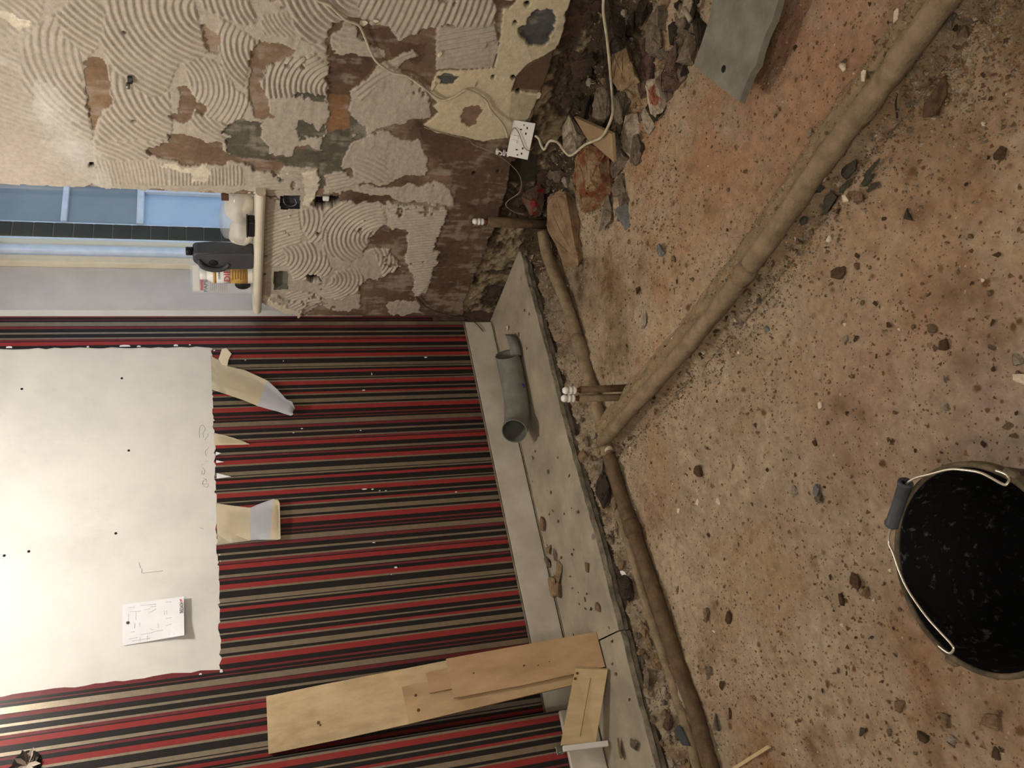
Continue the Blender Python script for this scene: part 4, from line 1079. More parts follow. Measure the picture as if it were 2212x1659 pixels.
def rock(name, px, py, lat, ext, m, label, cat='stone', seed=1, n=16, detail=True, sink=.3, group=None, hk=.6, tiltx=0.0, zbase=None, yaw=0.0, par=None):
    """lat: extent along image y in px, ext: extent along image x in px"""
    p = ground(px, py); d = depth(p) / F
    h = hk * ext * d * 0.9; dp = (1 - hk) * ext * d / 0.42
    w = lat * d
    dp = min(max(dp, 0.5 * w), 1.6 * w)
    me = stone_mesh(seed, n, m, detail)
    o = bpy.data.objects.new(name, me); COL.objects.link(o)
    p = p + np.array((0, 0, h / 2 - sink * h)); z = p[2]; p = at(px, py, 2, z)
    if p[0] > -0.02: p = at(px, py, 0, -0.02)
    k = (w + dp + h) / 6
    for v in me.vertices: v.co = (v.co[0] * w / 2 / k, v.co[1] * dp / 2 / k, v.co[2] * h / 2 / k)
    o.location = p; o.scale = (k, k, k); o.rotation_euler = (tiltx, random.uniform(-.15, .15), LAT + yaw)
    tag(o, label, cat, group)
    return o


# big ones by the window wall, named one by one
RK = [(1352, 132, 112, 62, 'st_tan', 'large tan brick-shaped block in the rubble by the cream wall', 10),
      (1396, 150, 90, 30, 'st_mauve', 'dark slab standing in for the shaded side of the tan block', 14),  # shade on the block's own side, built as a separate dark stone
      (1318, 58, 92, 60, 'st_dark', 'big dark soil clod at the top end of the rubble', 18),
      (1415, 80, 56, 40, 'st_grey', 'grey angular stone right of the dark soil clod', 12),
      (1458, 70, 40, 32, 'st_dark', 'dark lumpy stone next to the short white stick', 12),
      (1454, 130, 46, 40, 'st_mauve', 'reddish lumpy stone between the tan block and the slate', 16),
      (1452, 168, 46, 40, 'st_mauve', 'glistening conglomerate lump nearest the slate slab', 16),
      (1424, 170, 26, 24, 'st_white', 'small pale square stone beside the conglomerate lump', 9),
      (1408, 218, 60, 66, 'st_marked', 'pale stone with an orange mark at the edge of the rubble', 14),
      (1398, 262, 42, 34, 'st_white', 'flat pale triangular stone below the orange-marked stone', 8),
      (1346, 242, 62, 40, 'st_grey', 'shiny grey stone with a cleft under the cable bend', 12),
      (1298, 235, 66, 40, 'st_grey', 'brownish grey stone directly behind the hanging cable', 13),
      (1268, 236, 40, 26, 'st_dark', 'narrow dark stone above the triangular board scrap', 9),
      (1362, 292, 70, 40, 'st_white', 'pale chunky stone right of the triangular board scrap', 12),
      (1374, 322, 44, 26, 'st_grey', 'flat grey stone below the pale chunky stone', 9),
      (1238, 292, 56, 50, 'st_white', 'whitish stone close to the loose socket', 13),
      (1340, 348, 76, 40, 'st_grey', 'grey wet stone beside the brick-red boulder', 12),
      (1278, 380, 104, 88, 'st_red', 'wet boulder with brick-red and ochre patches', 22),
      (1338, 408, 44, 34, 'st_grey', 'grey stone right under the brick-red boulder', 11),
      (1308, 462, 70, 30, 'st_grey', 'upright grey shard below the brick-red boulder', 8),
      (1342, 470, 44, 36, 'chip_blue', 'bluish grey block by the upright shard', 9),
      (1222, 506, 132, 74, 'clod', 'large brown dusty slab leaning beside the thick pipe stub', 14),
      (1206, 442, 42, 46, 'st_grey', 'knobbly grey concrete lump on top of the brown slab', 18),
      (1152, 428, 56, 50, 'red_paint', 'dark stone with a bright red painted patch', 13),
      (1388, 30, 40, 34, 'st_dark', 'dark pointed stone near the cable top', 11),
      (1500, 22, 36, 30, 'st_dark', 'dark stone left of the slate slab', 10),
      (1432, 34, 30, 26, 'st_grey', 'grey stone at the upper edge of the rubble', 10),
      (1470, 105, 30, 22, 'st_white', 'small pale stone between the two conglomerate lumps', 9),
      (1308, 290, 40, 26, 'st_dark', 'dark stone beneath the triangular board scrap', 10)]
for i, (px, py, la, ex, m, lb, n) in enumerate(RK):
    o = rock('stone', px, py, la * 1.38, ex * 1.42, m, lb, seed=100 + i, n=n, yaw=random.uniform(-.4, .4), sink=.15)
# orange mark painted on the pale stone
# triangular board scrap lying over the rubble
tb = [ground(a, b, 0.085) for a, b in ((1240, 253), (1322, 290), (1326, 350), (1312, 338), (1268, 300))]
o = prism('board_scrap', tb, (0.004, -0.004, -0.010), M['st_tan']); tag(o, 'flat triangular tan board scrap under the loose cable', 'board')
o = tube('stick', [ground(1478, 18, .03), ground(1492, 44, .03)], 0.008, M['st_white'], None, 8); tag(o, 'short white stick lying in the rubble near the slate', 'stick')

# medium rubble filling the heap : one shared label, told apart by nothing
lib_r = [stone_mesh(300 + i, 10 + i % 5, m) for i, m in enumerate(('st_grey', 'st_dark', 'st_white', 'st_mauve', 'st_grey', 'st_tan', 'st_dark', 'st_grey'))]


def scatter(name, meshes, region, n, size, label, cat, group, seed, sink=.3, flat=.7):
    rr = random.Random(seed); reg = np.array(region, float); cnt = 0
    x0, y0 = reg.min(0); x1, y1 = reg.max(0)
    while cnt < n:
        px = rr.uniform(x0, x1); py = rr.uniform(y0, y1)
        if not in_poly(np.array([px]), np.array([py]), region)[0]: continue
        p = ground(px, py); s = rr.uniform(*size) * (1 if rr.random() < .8 else 1.5)
        o = bpy.data.objects.new(name, rr.choice(meshes)); COL.objects.link(o)
        sc = (s * rr.uniform(.7, 1.3), s * rr.uniform(.7, 1.2), s * flat * rr.uniform(.6, 1.1))
        o.location = (p[0], p[1], FZ(p[0], p[1]) + sc[2] * (1 - 2 * sink)); o.scale = sc; o.rotation_euler = (rr.uniform(-.4, .4), rr.uniform(-.4, .4), rr.uniform(0, 6.28))
        tag(o, label, cat, group); cnt += 1


scatter('stone', lib_r, [(1240, 0), (1520, 0), (1500, 140), (1460, 200), (1400, 290), (1370, 430), (1330, 500), (1270, 470), (1225, 380), (1215, 320), (1260, 200)], 130, (.013, .034), 'small broken stone in the rubble heap under the window wall', 'stone', 'small rubble under the window wall', 5)
scatter('stone', lib_r, [(1120, 360), (1220, 330), (1230, 440), (1160, 470), (1190, 560), (1130, 545), (1080, 600), (1010, 660), (1000, 640), (1075, 490)], 50, (.008, .020), 'small dark stone in the soil at the room corner', 'stone', 'dark stones at the room corner', 6)
# broken stones along the ledge
TK = [(1303, 1062, 84, 48, 'st_dark', 'big dark wet stone wedged under the ledge', 14), (1316, 1208, 74, 34, 'st_grey', 'brick-like grey stone against the ledge edge', 10), (1352, 1268, 50, 56, 'st_dark', 'dark hollow-sided clod below the brick-like stone', 14), (1296, 1008, 40, 30, 'st_grey', 'grey stone nearest the pipe junction under the ledge', 11), (1300, 1128, 40, 30, 'st_dark', 'dark stone just above the brick-like stone', 11), (1318, 1158, 30, 26, 'st_grey', 'squarish grey stone touching the brick-like stone', 10), (1330, 1098, 30, 26, 'clod', 'brown stone beside the thin half-buried pipe', 10), (1352, 1355, 90, 26, 'st_dark', 'long dark stone under the joint of the ledge', 13), (1382, 1432, 54, 34, 'st_white', 'pale egg-shaped stone against the ledge edge', 15), (1398, 1470, 60, 26, 'st_grey', 'long grey stone past the egg-shaped one', 12), (1400, 1520, 56, 34, 'st_dark', 'dark muddy stone past the long grey one', 12), (1436, 1500, 36, 26, 'st_white', 'pale broken stone in the trench gravel', 10), (1426, 1420, 34, 24, 'st_white', 'whitish chip in the trench gravel', 9), (1404, 1388, 44, 24, 'clod', 'rounded tan stone in the trench gravel', 13), (1442, 1560, 50, 30, 'st_mauve', 'mauve broken stone at the near end of the trench', 11), (1420, 1590, 40, 26, 'st_dark', 'dark stone nearest the ledge at the trench end', 11), (1540, 1650, 40, 30, 'chip_blue', 'split bluish stone at the near end of the brown pipe', 9)]
for i, (px, py, la, ex, m, lb, n) in enumerate(TK):
    rock('stone', px, py, la, ex, m, lb, seed=500 + i, n=n, sink=.3, hk=.5, yaw=random.uniform(-.3, .3))
lib_t = [stone_mesh(600 + i, 9 + i % 5, m) for i, m in enumerate(('clod', 'st_grey', 'st_white', 'clod', 'st_tan', 'st_grey'))]
scatter('stone', lib_t, [(1250, 900), (1290, 900), (1320, 1040), (1345, 1170), (1380, 1300), (1440, 1420), (1490, 1600), (1500, 1659), (1420, 1659), (1370, 1470), (1335, 1330), (1300, 1190), (1265, 1060)], 95, (.007, .016), 'small broken stone in the trench beside the concrete ledge', 'stone', 'gravel stones in the trench', 8)
pw = ground(1345, 1242, .02)
o = prism('pipe_clip', [(pw[0] + .018 * math.cos(a), pw[1] + .008 + .018 * math.sin(a) * .6, pw[2] + .012 * math.sin(a)) for a in np.linspace(-2.6, -.4, 9)] + [(pw[0] + .012 * math.cos(a), pw[1] + .010 + .010 * math.sin(a) * .5, pw[2] + .008 * math.sin(a)) for a in np.linspace(-.6, -2.4, 7)], (0.002, .008, .004), M['white_plastic']); tag(o, 'curved white plastic clip lying in the trench', 'clip')

# debris on the ledge
DB = [(1170, 1132, 34, 20, 'clod', 'knobbly lump of plaster against the skirting', 14), (1186, 1187, 22, 16, 'st_tan', 'upper small tan lump in the debris by the skirting', 10), (1200, 1198, 30, 14, 'st_grey', 'grey flake in the debris by the skirting', 9), (1182, 1212, 30, 18, 'st_grey', 'dark grey lump in the debris by the skirting', 10), (1205, 1240, 60, 18, 'st_tan', 'long tan flake of plaster by the skirting', 9), (1194, 1262, 56, 22, 'st_tan', 'pale curled plaster chunk by the skirting', 11), (1206, 1275, 36, 20, 'clod', 'brown rounded lump at the near end of the skirting debris', 11), (1291, 1312, 20, 14, 'clod', 'lone brown crumb on the ledge beyond the plywood', 10), (1268, 1224, 22, 10, 'clod', 'lone rounded pebble in the middle of the ledge', 9), (1340, 1615, 44, 18, 'clod', 'jagged brown lump on the ledge near the short pale board', 12), (1370, 1612, 30, 22, 'st_grey', 'grey lump on the ledge next to the jagged brown one', 10), (1096, 708, 14, 10, 'chip_white', 'white crumb behind the grey pipe offcut', 8)]
for i, (px, py, la, ex, m, lb, n) in enumerate(DB):
    p = at(px, py, 2, 0.01); d = depth(p) / F; me = stone_mesh(700 + i, n, m, True)
    o = bpy.data.objects.new('plaster_lump', me); COL.objects.link(o)
    h = ex * d * .55; o.scale = (la * d / 2, ex * d * .8, h / 2); p = at(px, py, 2, h * .45); p[1] = min(p[1], -.022 - o.scale.y * .9); o.location = p; o.rotation_euler = (0, 0, LAT + random.uniform(-.3, .3))
    tag(o, lb, 'plaster lump')
lib_c = [stone_mesh(800 + i, 8, m) for i, m in enumerate(('clod', 'clod_dark', 'st_tan'))]
rr = random.Random(21)
for k in range(46):
    x = rr.uniform(-2.1, -.25); y = rr.uniform(-.47, -.05); s = rr.uniform(.003, .007)
    o = bpy.data.objects.new('crumb', rr.choice(lib_c)); COL.objects.link(o); o.location = (x, y, s * .55 - (0.004 if x < -1.66 else 0)); o.scale = (s * rr.uniform(.8, 2), s, s * .7); o.rotation_euler = (0, 0, rr.uniform(0, 6.28))
    tag(o, 'brown crumb scattered on the concrete ledge', 'crumb', 'crumbs on the concrete ledge')

# dark slate chips by the diagonal pipe
for i, (px, py, la, ex, yaw, lb) in enumerate(((1835, 368, 30, 52, .3, 'thick dark slate chip, topmost of the cluster'), (1882, 366, 16, 56, .5, 'long thin dark slate sliver'), (1874, 388, 18, 40, .5, 'short dark slate sliver beside the long thin one'), (1822, 402, 28, 28, .2, 'stubby dark slate chip under the topmost one'), (1886, 404, 18, 34, .3, 'small grey-brown slate chip at the cluster edge'), (1792, 440, 40, 60, .2, 'broadest dark slate chip of the cluster'), (1768, 398, 40, 30, .2, 'dark slate chip leaning on the diagonal pipe'), (1854, 424, 30, 24, 0, 'tan stone amid the dark slate chips'), (1826, 428, 18, 18, 0, 'small pale stone amid the dark slate chips'), (1735, 478, 18, 26, .4, 'little dark slate chip below the broadest one'))):
    p = ground(px, py, .012); d = depth(p) / F
    me = stone_mesh(900 + i, 10, 'dark_slate' if i not in (7, 8) else ('clod', 'chip_white')[i - 7], True, .03)
    o = bpy.data.objects.new('slate_chip' if i not in (7, 8) else 'stone', me); COL.objects.link(o)
    o.scale = (la * d * .5, ex * d * .62, min(la, ex) * d * .28); o.location = p; o.rotation_euler = (.1, .1, LAT + yaw); tag(o, lb, 'slate chip' if i not in (7, 8) else 'stone')

# pebbles that stand out on the earth floor
PB = [(1962, 463, 34, 20, 'dark_slate', 'dark slate flake on the floor right of the slate cluster'), (1811, 588, 34, 36, 'clod_dark', 'dark brown clod alone in the middle of the floor'), (1851, 577, 20, 18, 'clod', 'tan pebble just beside the dark brown clod'), (1790, 516, 18, 14, 'chip_white', 'white pointed pebble below the slate cluster'), (1594, 622, 34, 14, 'chip_blue', 'blue-grey rod-shaped pebble by the diagonal pipe'), (1625, 598, 26, 24, 'st_white', 'pale triangular stone by the diagonal pipe'), (1640, 650, 24, 14, 'st_grey', 'greenish grey square pebble by the diagonal pipe'), (1656, 710, 16, 14, 'chip_blue', 'round blue-grey pebble on the floor'), (2160, 330, 32, 26, 'clod_dark', 'round dark clod at the right of the floor'), (1828, 732, 16, 14, 'st_white', 'pale round pebble on the open floor'), (2014, 710, 24, 20, 'clod', 'crumbly tan clod on the orange-tinted floor'), (2040, 746, 28, 28, 'clod_dark', 'grey-brown clod, lower of two on the orange-tinted floor'), (2036, 822, 24, 22, 'st_white', 'pale crumbly clod on the floor, above the bucket grip'), (2198, 774, 34, 22, 'st_white', 'whitish crumbly stone at the right edge'), (2202, 818, 30, 26, 'chip_white', 'white plaster flake at the right edge'), (1772, 875, 16, 14, 'chip_white', 'white angular chip in the middle of the floor'), (2044, 880, 18, 10, 'st_white', 'oblong pale pebble at the right of the floor'), (1428, 540, 30, 22, 'chip_blue', 'dark grey striped flake on the reddish earth'), (1390, 684, 52, 18, 'st_white', 'crescent of grey-white broken pipe on the earth'), (1376, 628, 20, 16, 'clod_dark', 'dark round clod above the crescent shard'), (1455, 560, 16, 12, 'clod', 'small clod beside the grey striped flake'), (1428, 835, 16, 10, 'chip_orange', 'orange chip at the edge of the diagonal pipe'), (1716, 1058, 22, 16, 'st_white', 'pale stone nearest the upper left of the bucket'), (1508, 1018, 26, 20, 'clod_dark', 'dark clod on the floor by the brown pipe'), (1460, 1272, 22, 16, 'clod', 'round brown clod by the brown pipe'), (1507, 1085, 16, 12, 'chip_white', 'white chip, left of two by the brown pipe'), (1551, 1083, 16, 12, 'chip_white', 'white chip, right of two by the brown pipe'), (1466, 1104, 14, 10, 'chip_white', 'small white chip touching the brown pipe'), (1526, 1330, 34, 18, 'clod', 'knobbly clod below the round brown clod'), (1575, 1335, 30, 16, 'clod_dark', 'dark crumbly clod right of the knobbly one'), (1535, 1455, 34, 24, 'st_grey', 'cluster-like grey lump on the lower floor'), (1560, 1480, 26, 14, 'clod_dark', 'dark wedge clod below the grey lump'), (1545, 1560, 40, 22, 'st_grey', 'split grey stone on the lower floor'), (1574, 1540, 26, 14, 'clod_dark', 'small dark clod beside the split grey stone'), (1946, 1525, 36, 28, 'clod', 'tan hollow stone below the bucket'), (2042, 1556, 34, 22, 'st_tan', 'tan oval stone below the bucket'), (2058, 1598, 24, 22, 'st_white', 'cracked pale stone at the lower right'), (2140, 1555, 40, 40, 'clod', 'flat brown stone at the lower right'), (2150, 1627, 30, 26, 'clod_dark', 'dark brown triangular clod at the lower right corner'), (1995, 1595, 28, 26, 'clod_dark', 'dark clod left of the cracked pale stone'), (1864, 1584, 24, 18, 'dark_slate', 'dark slate flake on the lower floor'), (1848, 1254, 36, 26, 'clod_dark', 'dark brown clod left of the bucket'), (1868, 1278, 26, 22, 'clod', 'rounded clod touching the dark one left of the bucket'), (1822, 1300, 36, 20, 'clod_dark', 'elongated dark clod, lowest of those left of the bucket'), (1765, 1060, 34, 22, 'chip_blue', 'bluish crumbly patch stone above the bucket handle'), (1770, 1075, 26, 20, 'st_grey', 'grey crumb next to the bluish crumbly stone'), (1760, 958, 14, 14, 'clod_dark', 'small dark clod above the bluish stone'), (2020, 205, 96, 54, 'clod_dark', 'large dark pitted clod on the upper right floor'), (1985, 110, 24, 20, 'st_grey', 'grey pebble by the far end of the diagonal pipe'), (2055, 40, 50, 22, 'st_grey', 'grey stone by the pipe at the top right'), (2080, 70, 40, 24, 'clod', 'brown stone by the pipe at the top right'), (1752, 285, 30, 18, 'st_white', 'pale leaf-shaped shard lying on the mud bank'), (1935, 40, 44, 14, 'chip_white', 'long pale splinter on the mud bank'), (1820, 145, 24, 16, 'chip_white', 'pale shard beside the mud bank'), (1866, 165, 26, 18, 'chip_white', 'white plaster crumbs on the mud bank'), (1918, 80, 20, 10, 'st_white', 'small pale splinter on the mud bank'), (1876, 250, 36, 14, 'st_grey', 'grey pebble tucked under the diagonal pipe'), (1978, 118, 34, 20, 'st_grey', 'grey-brown pebble tucked under the pipe top'), (1717, 105, 18, 10, 'clod_dark', 'brown nut-sized clod on the orange earth')]
for i, (px, py, la, ex, m, lb) in enumerate(PB):
    p = ground(px, py, .003); d = depth(p) / F; me = stone_mesh(1000 + i, 10 + i % 6, m, True)
    o = bpy.data.objects.new('pebble', me); COL.objects.link(o)
    h = min(la, ex) * d * .32; o.scale = (la * d * .5, ex * d * .58, h); o.location = at(px, py, 2, FZ(p[0], p[1]) + h * .45); o.rotation_euler = (random.uniform(-.15, .15), random.uniform(-.15, .15), LAT + random.uniform(-.25, .25)); tag(o, lb, 'pebble')
lib_p = [stone_mesh(1200 + i, 8 + i % 4, m) for i, m in enumerate(('clod', 'clod', 'clod_dark', 'st_tan', 'st_grey', 'clod_dark', 'clod', 'clod_dark', 'st_tan', 'clod', 'chip_white'))]
FLOORREG = [(1420, 330), (1500, 170), (1900, 0), (2212, 0), (2212, 1000), (2060, 1010), (1930, 1150), (1990, 1400), (2212, 1480), (2212, 1659), (1560, 1659), (1450, 1300), (1360, 1000), (1330, 860), (1310, 560)]
scatter('pebble', lib_p, FLOORREG, 230, (.003, .0065), 'small crumb of earth scattered on the dug-out floor', 'pebble', 'crumbs on the earth floor', 9, .25, .7)
scatter('pebble', lib_p, [(1400, 860), (1620, 610), (1740, 470), (1760, 500), (1640, 660), (1440, 890), (1340, 970), (1330, 950)], 60, (.004, .008), 'small gravel pebble along the foot of the diagonal pipe', 'pebble', 'gravel along the diagonal pipe', 10, .25, .8)

# fine grit: nobody could count it
rr = np.random.default_rng(5)
tet = np.array([(1, 0, -.5), (-.5, .87, -.5), (-.5, -.87, -.5), (0, 0, .9)])
tf = np.array([(0, 2, 1), (0, 1, 3), (1, 2, 3), (2, 0, 3)])


def grit(n, xy, lo, hi, m):
    x, y = xy; z = fz_raw(x, y); sz = lo + (hi - lo) * rr.random(len(x)) ** 2.2; a = rr.uniform(0, 6.28, len(x)); k = sz[:, None] * rr.uniform(.65, 1.35, (len(x), 3))
    t = tet[None] * (1 + rr.uniform(-.3, .3, (len(x), 4, 3)))
    vx = (t[..., 0] * np.cos(a)[:, None] - t[..., 1] * np.sin(a)[:, None]) * k[:, :1] + x[:, None]
    vy = (t[..., 0] * np.sin(a)[:, None] + t[..., 1] * np.cos(a)[:, None]) * k[:, 1:2] + y[:, None]
    vz = t[..., 2] * k[:, 2:] * .8 + (z + sz * .2)[:, None]
    V = np.stack([vx, vy, vz], -1).reshape(-1, 3); Fc = (tf[None] + (np.arange(len(x)) * 4)[:, None, None]).reshape(-1, 3)
    me = bpy.data.meshes.new('grit'); me.from_pydata(V.tolist(), [], Fc.tolist()); me.materials.append(m)
    tag(link('grit', me, None, floor), kind='stuff')


def near_pipe(n):
    i = rr.integers(0, len(pa_) - 1, n); q = np.array(pa_)[i]; o_ = rr.normal(.055, .035, n)
    return q[:, 0] - off[0] * o_ + rr.normal(0, .02, n), q[:, 1] - off[1] * o_ + rr.normal(0, .02, n)


def around(n, px, py, r):
    p = at(px, py, 2, -.08); return rr.normal(p[0], r, n), rr.normal(p[1], r, n)


GM = [mat('grit_tan', srgb(190, 168, 140), srgb(152, 128, 102), 60, 0.9, contrast=(.46, .54)), mat('grit_dark', srgb(148, 122, 94), srgb(110, 86, 62), 60, 0.9, contrast=(.46, .54)), mat('grit_grey', srgb(160, 148, 128), srgb(112, 102, 88), 60, 0.9, contrast=(.46, .54))]
allf = lambda n: (rr.uniform(-2.5, .0, n), rr.uniform(-2.75, -.58, n))
grit(0, allf(9000), .0013, .0046, GM[0]); grit(0, allf(6000), .0013, .0050, GM[1]); grit(0, allf(1500), .0015, .0050, GM[2])
grit(0, near_pipe(3200), .0015, .0070, GM[2]); grit(0, near_pipe(1600), .0015, .0070, GM[1])
grit(0, around(1500, 2120, 60, .12), .002, .008, GM[1]); grit(0, around(700, 2110, 80, .13), .002, .008, GM[2]); grit(0, around(700, 1640, 640, .10), .0015, .006, GM[2])
for q_ in ((1700, 1500), (1960, 1540), (1850, 1300), (1560, 1480), (1620, 830), (1980, 700), (1450, 480), (1420, 420)):
    grit(0, around(150, q_[0], q_[1], .11), .002, .008, GM[1])
n_ = 2600; grit(0, (rr.uniform(-2.2, -.1, n_), rr.normal(-.60, .035, n_).clip(-.69, -.55)), .002, .008, GM[2]); n_ = 1600; grit(0, (rr.uniform(-.40, -.02, n_), rr.uniform(-2.2, -.7, n_)), .002, .009, GM[2])

# ------------------------------------------------------------------ slate slab, stick, wire bits
zs_ = .02
sl = [at(px, py, 2, .002) for px, py in ((1546, -30), (1532, 40), (1514, 96), (1498, 140), (1530, 168), (1597, 220), (1606, 194), (1622, 156), (1634, 140), (1640, 112), (1655, 70), (1668, 46), (1690, -30))]
o = empty('slate_slab', sl[3], 'large grey slate slab with a peg hole, tilted on the rubble', 'slate')
bm = bmesh.new(); sl_v = [Vector(p) for p in sl]
a = [bm.verts.new(p) for p in sl_v]; cen = sum(sl_v, Vector()) / len(sl_v)
b_ = [bm.verts.new(p + Vector((0, 0, -.016)) + (cen - p).normalized() * -.004) for p in sl_v]
bm.faces.new(a); bm.faces.new(b_[::-1])
for i in range(len(a)): bm.faces.new((a[i], b_[i], b_[(i + 1) % len(a)], a[(i + 1) % len(a)]))
bm_obj('slate_plate', bm, M['slate'], o)
ph = at(1563, 149, 2, .0022)
lathe('peg_hole', [(0, .0012), (.009, .0012), (.010, 0), (0, 0)], ph, M['slot'], o, 10)
for zz_, px, py in ((-.035, 1520, 80), (-.045, 1625, 60)):
    p = at(px, py, 2, -.05); me = stone_mesh(1500 + px, 12, 'st_dark', True); q = bpy.data.objects.new('stone', me); COL.objects.link(q); q.location = (p[0], p[1], -.055); q.scale = (.05, .04, .036); tag(q, 'dark stone propping the slate slab on its ' + ('far' if px == 1520 else 'near') + ' side', 'stone')
a = ground(1575, 1668, .006); b = ground(1664, 1612, .008)
o = prism('wood_splinter', [a + np.array((.004, .004, 0)), a - np.array((.004, .004, 0)), b - np.array((.004, .004, 0)), b + np.array((.004, .004, 0))], (0, 0, .006), M['pine']); tag(o, 'thin pale wooden splinter at the near edge of the floor', 'stick')
o = tube('twig', [ground(1942, 190, .004), ground(1935, 220, .004), ground(1938, 255, .004)], .002, M['black_wire'], None, 6, 4); tag(o, 'thin dark twig beside the pitted clod', 'twig')
gp = ground(1478, 1592, .02)
o = prism('plastic_scrap', [gp + np.array(v) for v in ((-.03, -.02, 0), (.035, -.012, .012), (.025, .03, .015), (-.02, .02, .004))], (0, 0, -.003), M['grip']); tag(o, 'grey plastic scrap across the brown pipe near its end', 'scrap')

# ------------------------------------------------------------------ grey pipe bend on the ledge
D = [Vector(p) for p in ((-.398, -.250, .058), (-.465, -.247, .056), (-.535, -.240, .0555), (-.605, -.236, .058), (-.675, -.228, .064), (-.740, -.232, .082), (-.788, -.258, .108))]
cutn = Vector((.68, -.67, .25)).normalized()
# keep it clear of the skirting: centre line 55 mm radius
ro, ri = .0535, .0505
dp = empty('waste_pipe_bend', (D[2].x, D[2].y, 0.0), 'grey plastic pipe bend lying on the ledge against the skirting', 'pipe')
path = [Vector(p) for p in smooth_path(D, 6)]
bm = bmesh.new(); SEG = 28; n = len(path); outer = []; inner = []
for i, p in enumerate(path):
    t = (path[min(i + 1, n - 1)] - path[max(i - 1, 0)]).normalized(); u = Vector((0, 0, 1)); w = t.cross(u).normalized(); u = w.cross(t)
    ra, rb_ = [], []
    for k in range(SEG):
        a = 2 * math.pi * k / SEG; dr = u * math.sin(a) + w * math.cos(a)
        sh = Vector((0, 0, 0))
        if i < 9: sh = t * ((dr.dot(cutn)) / (-t).dot(cutn) * ro * (9 - i) / 9)
        ra.append(bm.verts.new(p + dr * ro + sh)); rb_.append(bm.verts.new(p + dr * ri + sh))
    outer.append(ra); inner.append(rb_)
for i in range(n - 1):
    for k in range(SEG):
        k2 = (k + 1) % SEG
        bm.faces.new((outer[i][k], outer[i][k2], outer[i + 1][k2], outer[i + 1][k])).smooth = True
        bm.faces.new((inner[i][k2], inner[i][k], inner[i + 1][k], inner[i + 1][k2])).smooth = True
for e in (0, n - 1):
    for k in range(SEG):
        k2 = (k + 1) % SEG; bm.faces.new((outer[e][k], outer[e][k2], inner[e][k2], inner[e][k]))
bm_obj('pipe_shell', bm, M['grey_pvc'], dp)
for px, py, zz_ in ((1071, 803, .07), (1138, 828, .02)):
    p = at(px, py, 2, zz_); dd_ = (Vector(p) - min(path, key=lambda q: (q - Vector(p)).length)); c_ = min(path, key=lambda q: (q - Vector(p)).length) + dd_.normalized() * (ro + .0005)
    lathe('purple_mark', [(0, .0006), (.009, .0006), (.010, 0), (0, 0)], c_, M['purple'], dp, 12, Vector((0, 0, 1)).rotation_difference(dd_.normalized()).to_matrix())
# curved offcut standing behind it
fl = empty('pipe_offcut', at(1108, 742, 2, 0), 'curved grey plastic offcut leaning behind the pipe bend', 'offcut')
bm = bmesh.new(); rows = []
for i in range(2):
    row = []
    for k in range(9):
        t = k / 8
        p = at((1091 if i == 0 else 1112) + (12 if i == 0 else 14) * t, 722 + 46 * t, 2, (.050 if i == 0 else .012) + .004 * math.sin(t * 3.1))
        row.append(bm.verts.new(Vector(p) + Vector((0, -.010 * math.sin(t * math.pi), 0))))
    rows.append(row)
for k in range(8): bm.faces.new((rows[0][k], rows[0][k + 1], rows[1][k + 1], rows[1][k])).smooth = True
ex_ = bmesh.ops.extrude_edge_only(bm, edges=[e for e in bm.edges if all(v in rows[1] for v in e.verts)])
for v in [g for g in ex_['geom'] if isinstance(g, bmesh.types.BMVert)]: v.co += Vector((.006, .035, -.006)); v.co.z = max(v.co.z, .003)
bmesh.ops.solidify(bm, geom=bm.faces[:], thickness=.003)
bm_obj('offcut_shell', bm, M['grey_pvc'], fl)

# ------------------------------------------------------------------ plywood offcuts leaning on the wall
A1 = at(1285, 1366, 2, .003); A2 = at(1302, 1466, 2, .003); T1 = at(575, 1504, 1, -.016)
T2 = at(580, 1629, 1, -.018); AM = (A1 + A2) / 2
pn = np.cross(T2 - T1, AM - T1); A1 = AM; pn /= np.linalg.norm(pn)
if np.dot(pn, C - A1) < 0: pn = -pn
def ply(name, quad, lift, th, m, label, parts=()):
    p0 = A1 + pn * lift
    pts = [on_plane(px, py, p0, pn) for px, py in quad]
    for p in pts: p[2] = max(p[2], .002)
    root = empty(name, (pts[0] + pts[-1]) / 2, label, 'board')
    bm = bmesh.new(); a = [bm.verts.new(Vector(p)) for p in pts]; b = [bm.verts.new(Vector(p - pn * th)) for p in pts]
    bm.faces.new(a); bm.faces.new(b[::-1]).material_index = 1
    k = len(a)
    for i in range(k): bm.faces.new((a[i], b[i], b[(i + 1) % k], a[(i + 1) % k])).material_index = 1
    bm_obj('ply_sheet', bm, [m, M['ply_edge']], root)
    for px, py, r in parts:
        c_ = on_plane(px, py, p0, pn); rot = Vector((0, 0, 1)).rotation_difference(Vector(pn)).to_matrix()
        lathe('knot', [(0, .0006), (r * .8, .0006), (r, 0), (0, 0)], c_, M['knot'], root, 10, rot)
    return root
ply('plywood_board', [(575, 1504), (700, 1478), (850, 1449), (963, 1427), (1146, 1393), (1285, 1366), (1302, 1466), (1237, 1480), (1060, 1522), (883, 1564), (740, 1596), (580, 1629)], .0, .009, M['ply'], 'long pale plywood board, tallest of the leaning stack', ((688, 1561, .006), (692, 1566, .004)))
ply('plywood_board', [(868, 1484), (1000, 1456), (1140, 1424), (1289, 1392), (1303, 1464), (1100, 1512), (883, 1564)],   .0085, .008, M['ply_mid'], 'second plywood board, its cut end across the long board', ((898, 1502, .005), (904, 1534, .006)))
ply('plywood_board', [(920, 1454), (1100, 1420), (1287, 1382), (1298, 1425), (1100, 1464), (928, 1497)], .0165, .008, M['ply_dark'], 'narrow plywood board sandwiched under the top board')
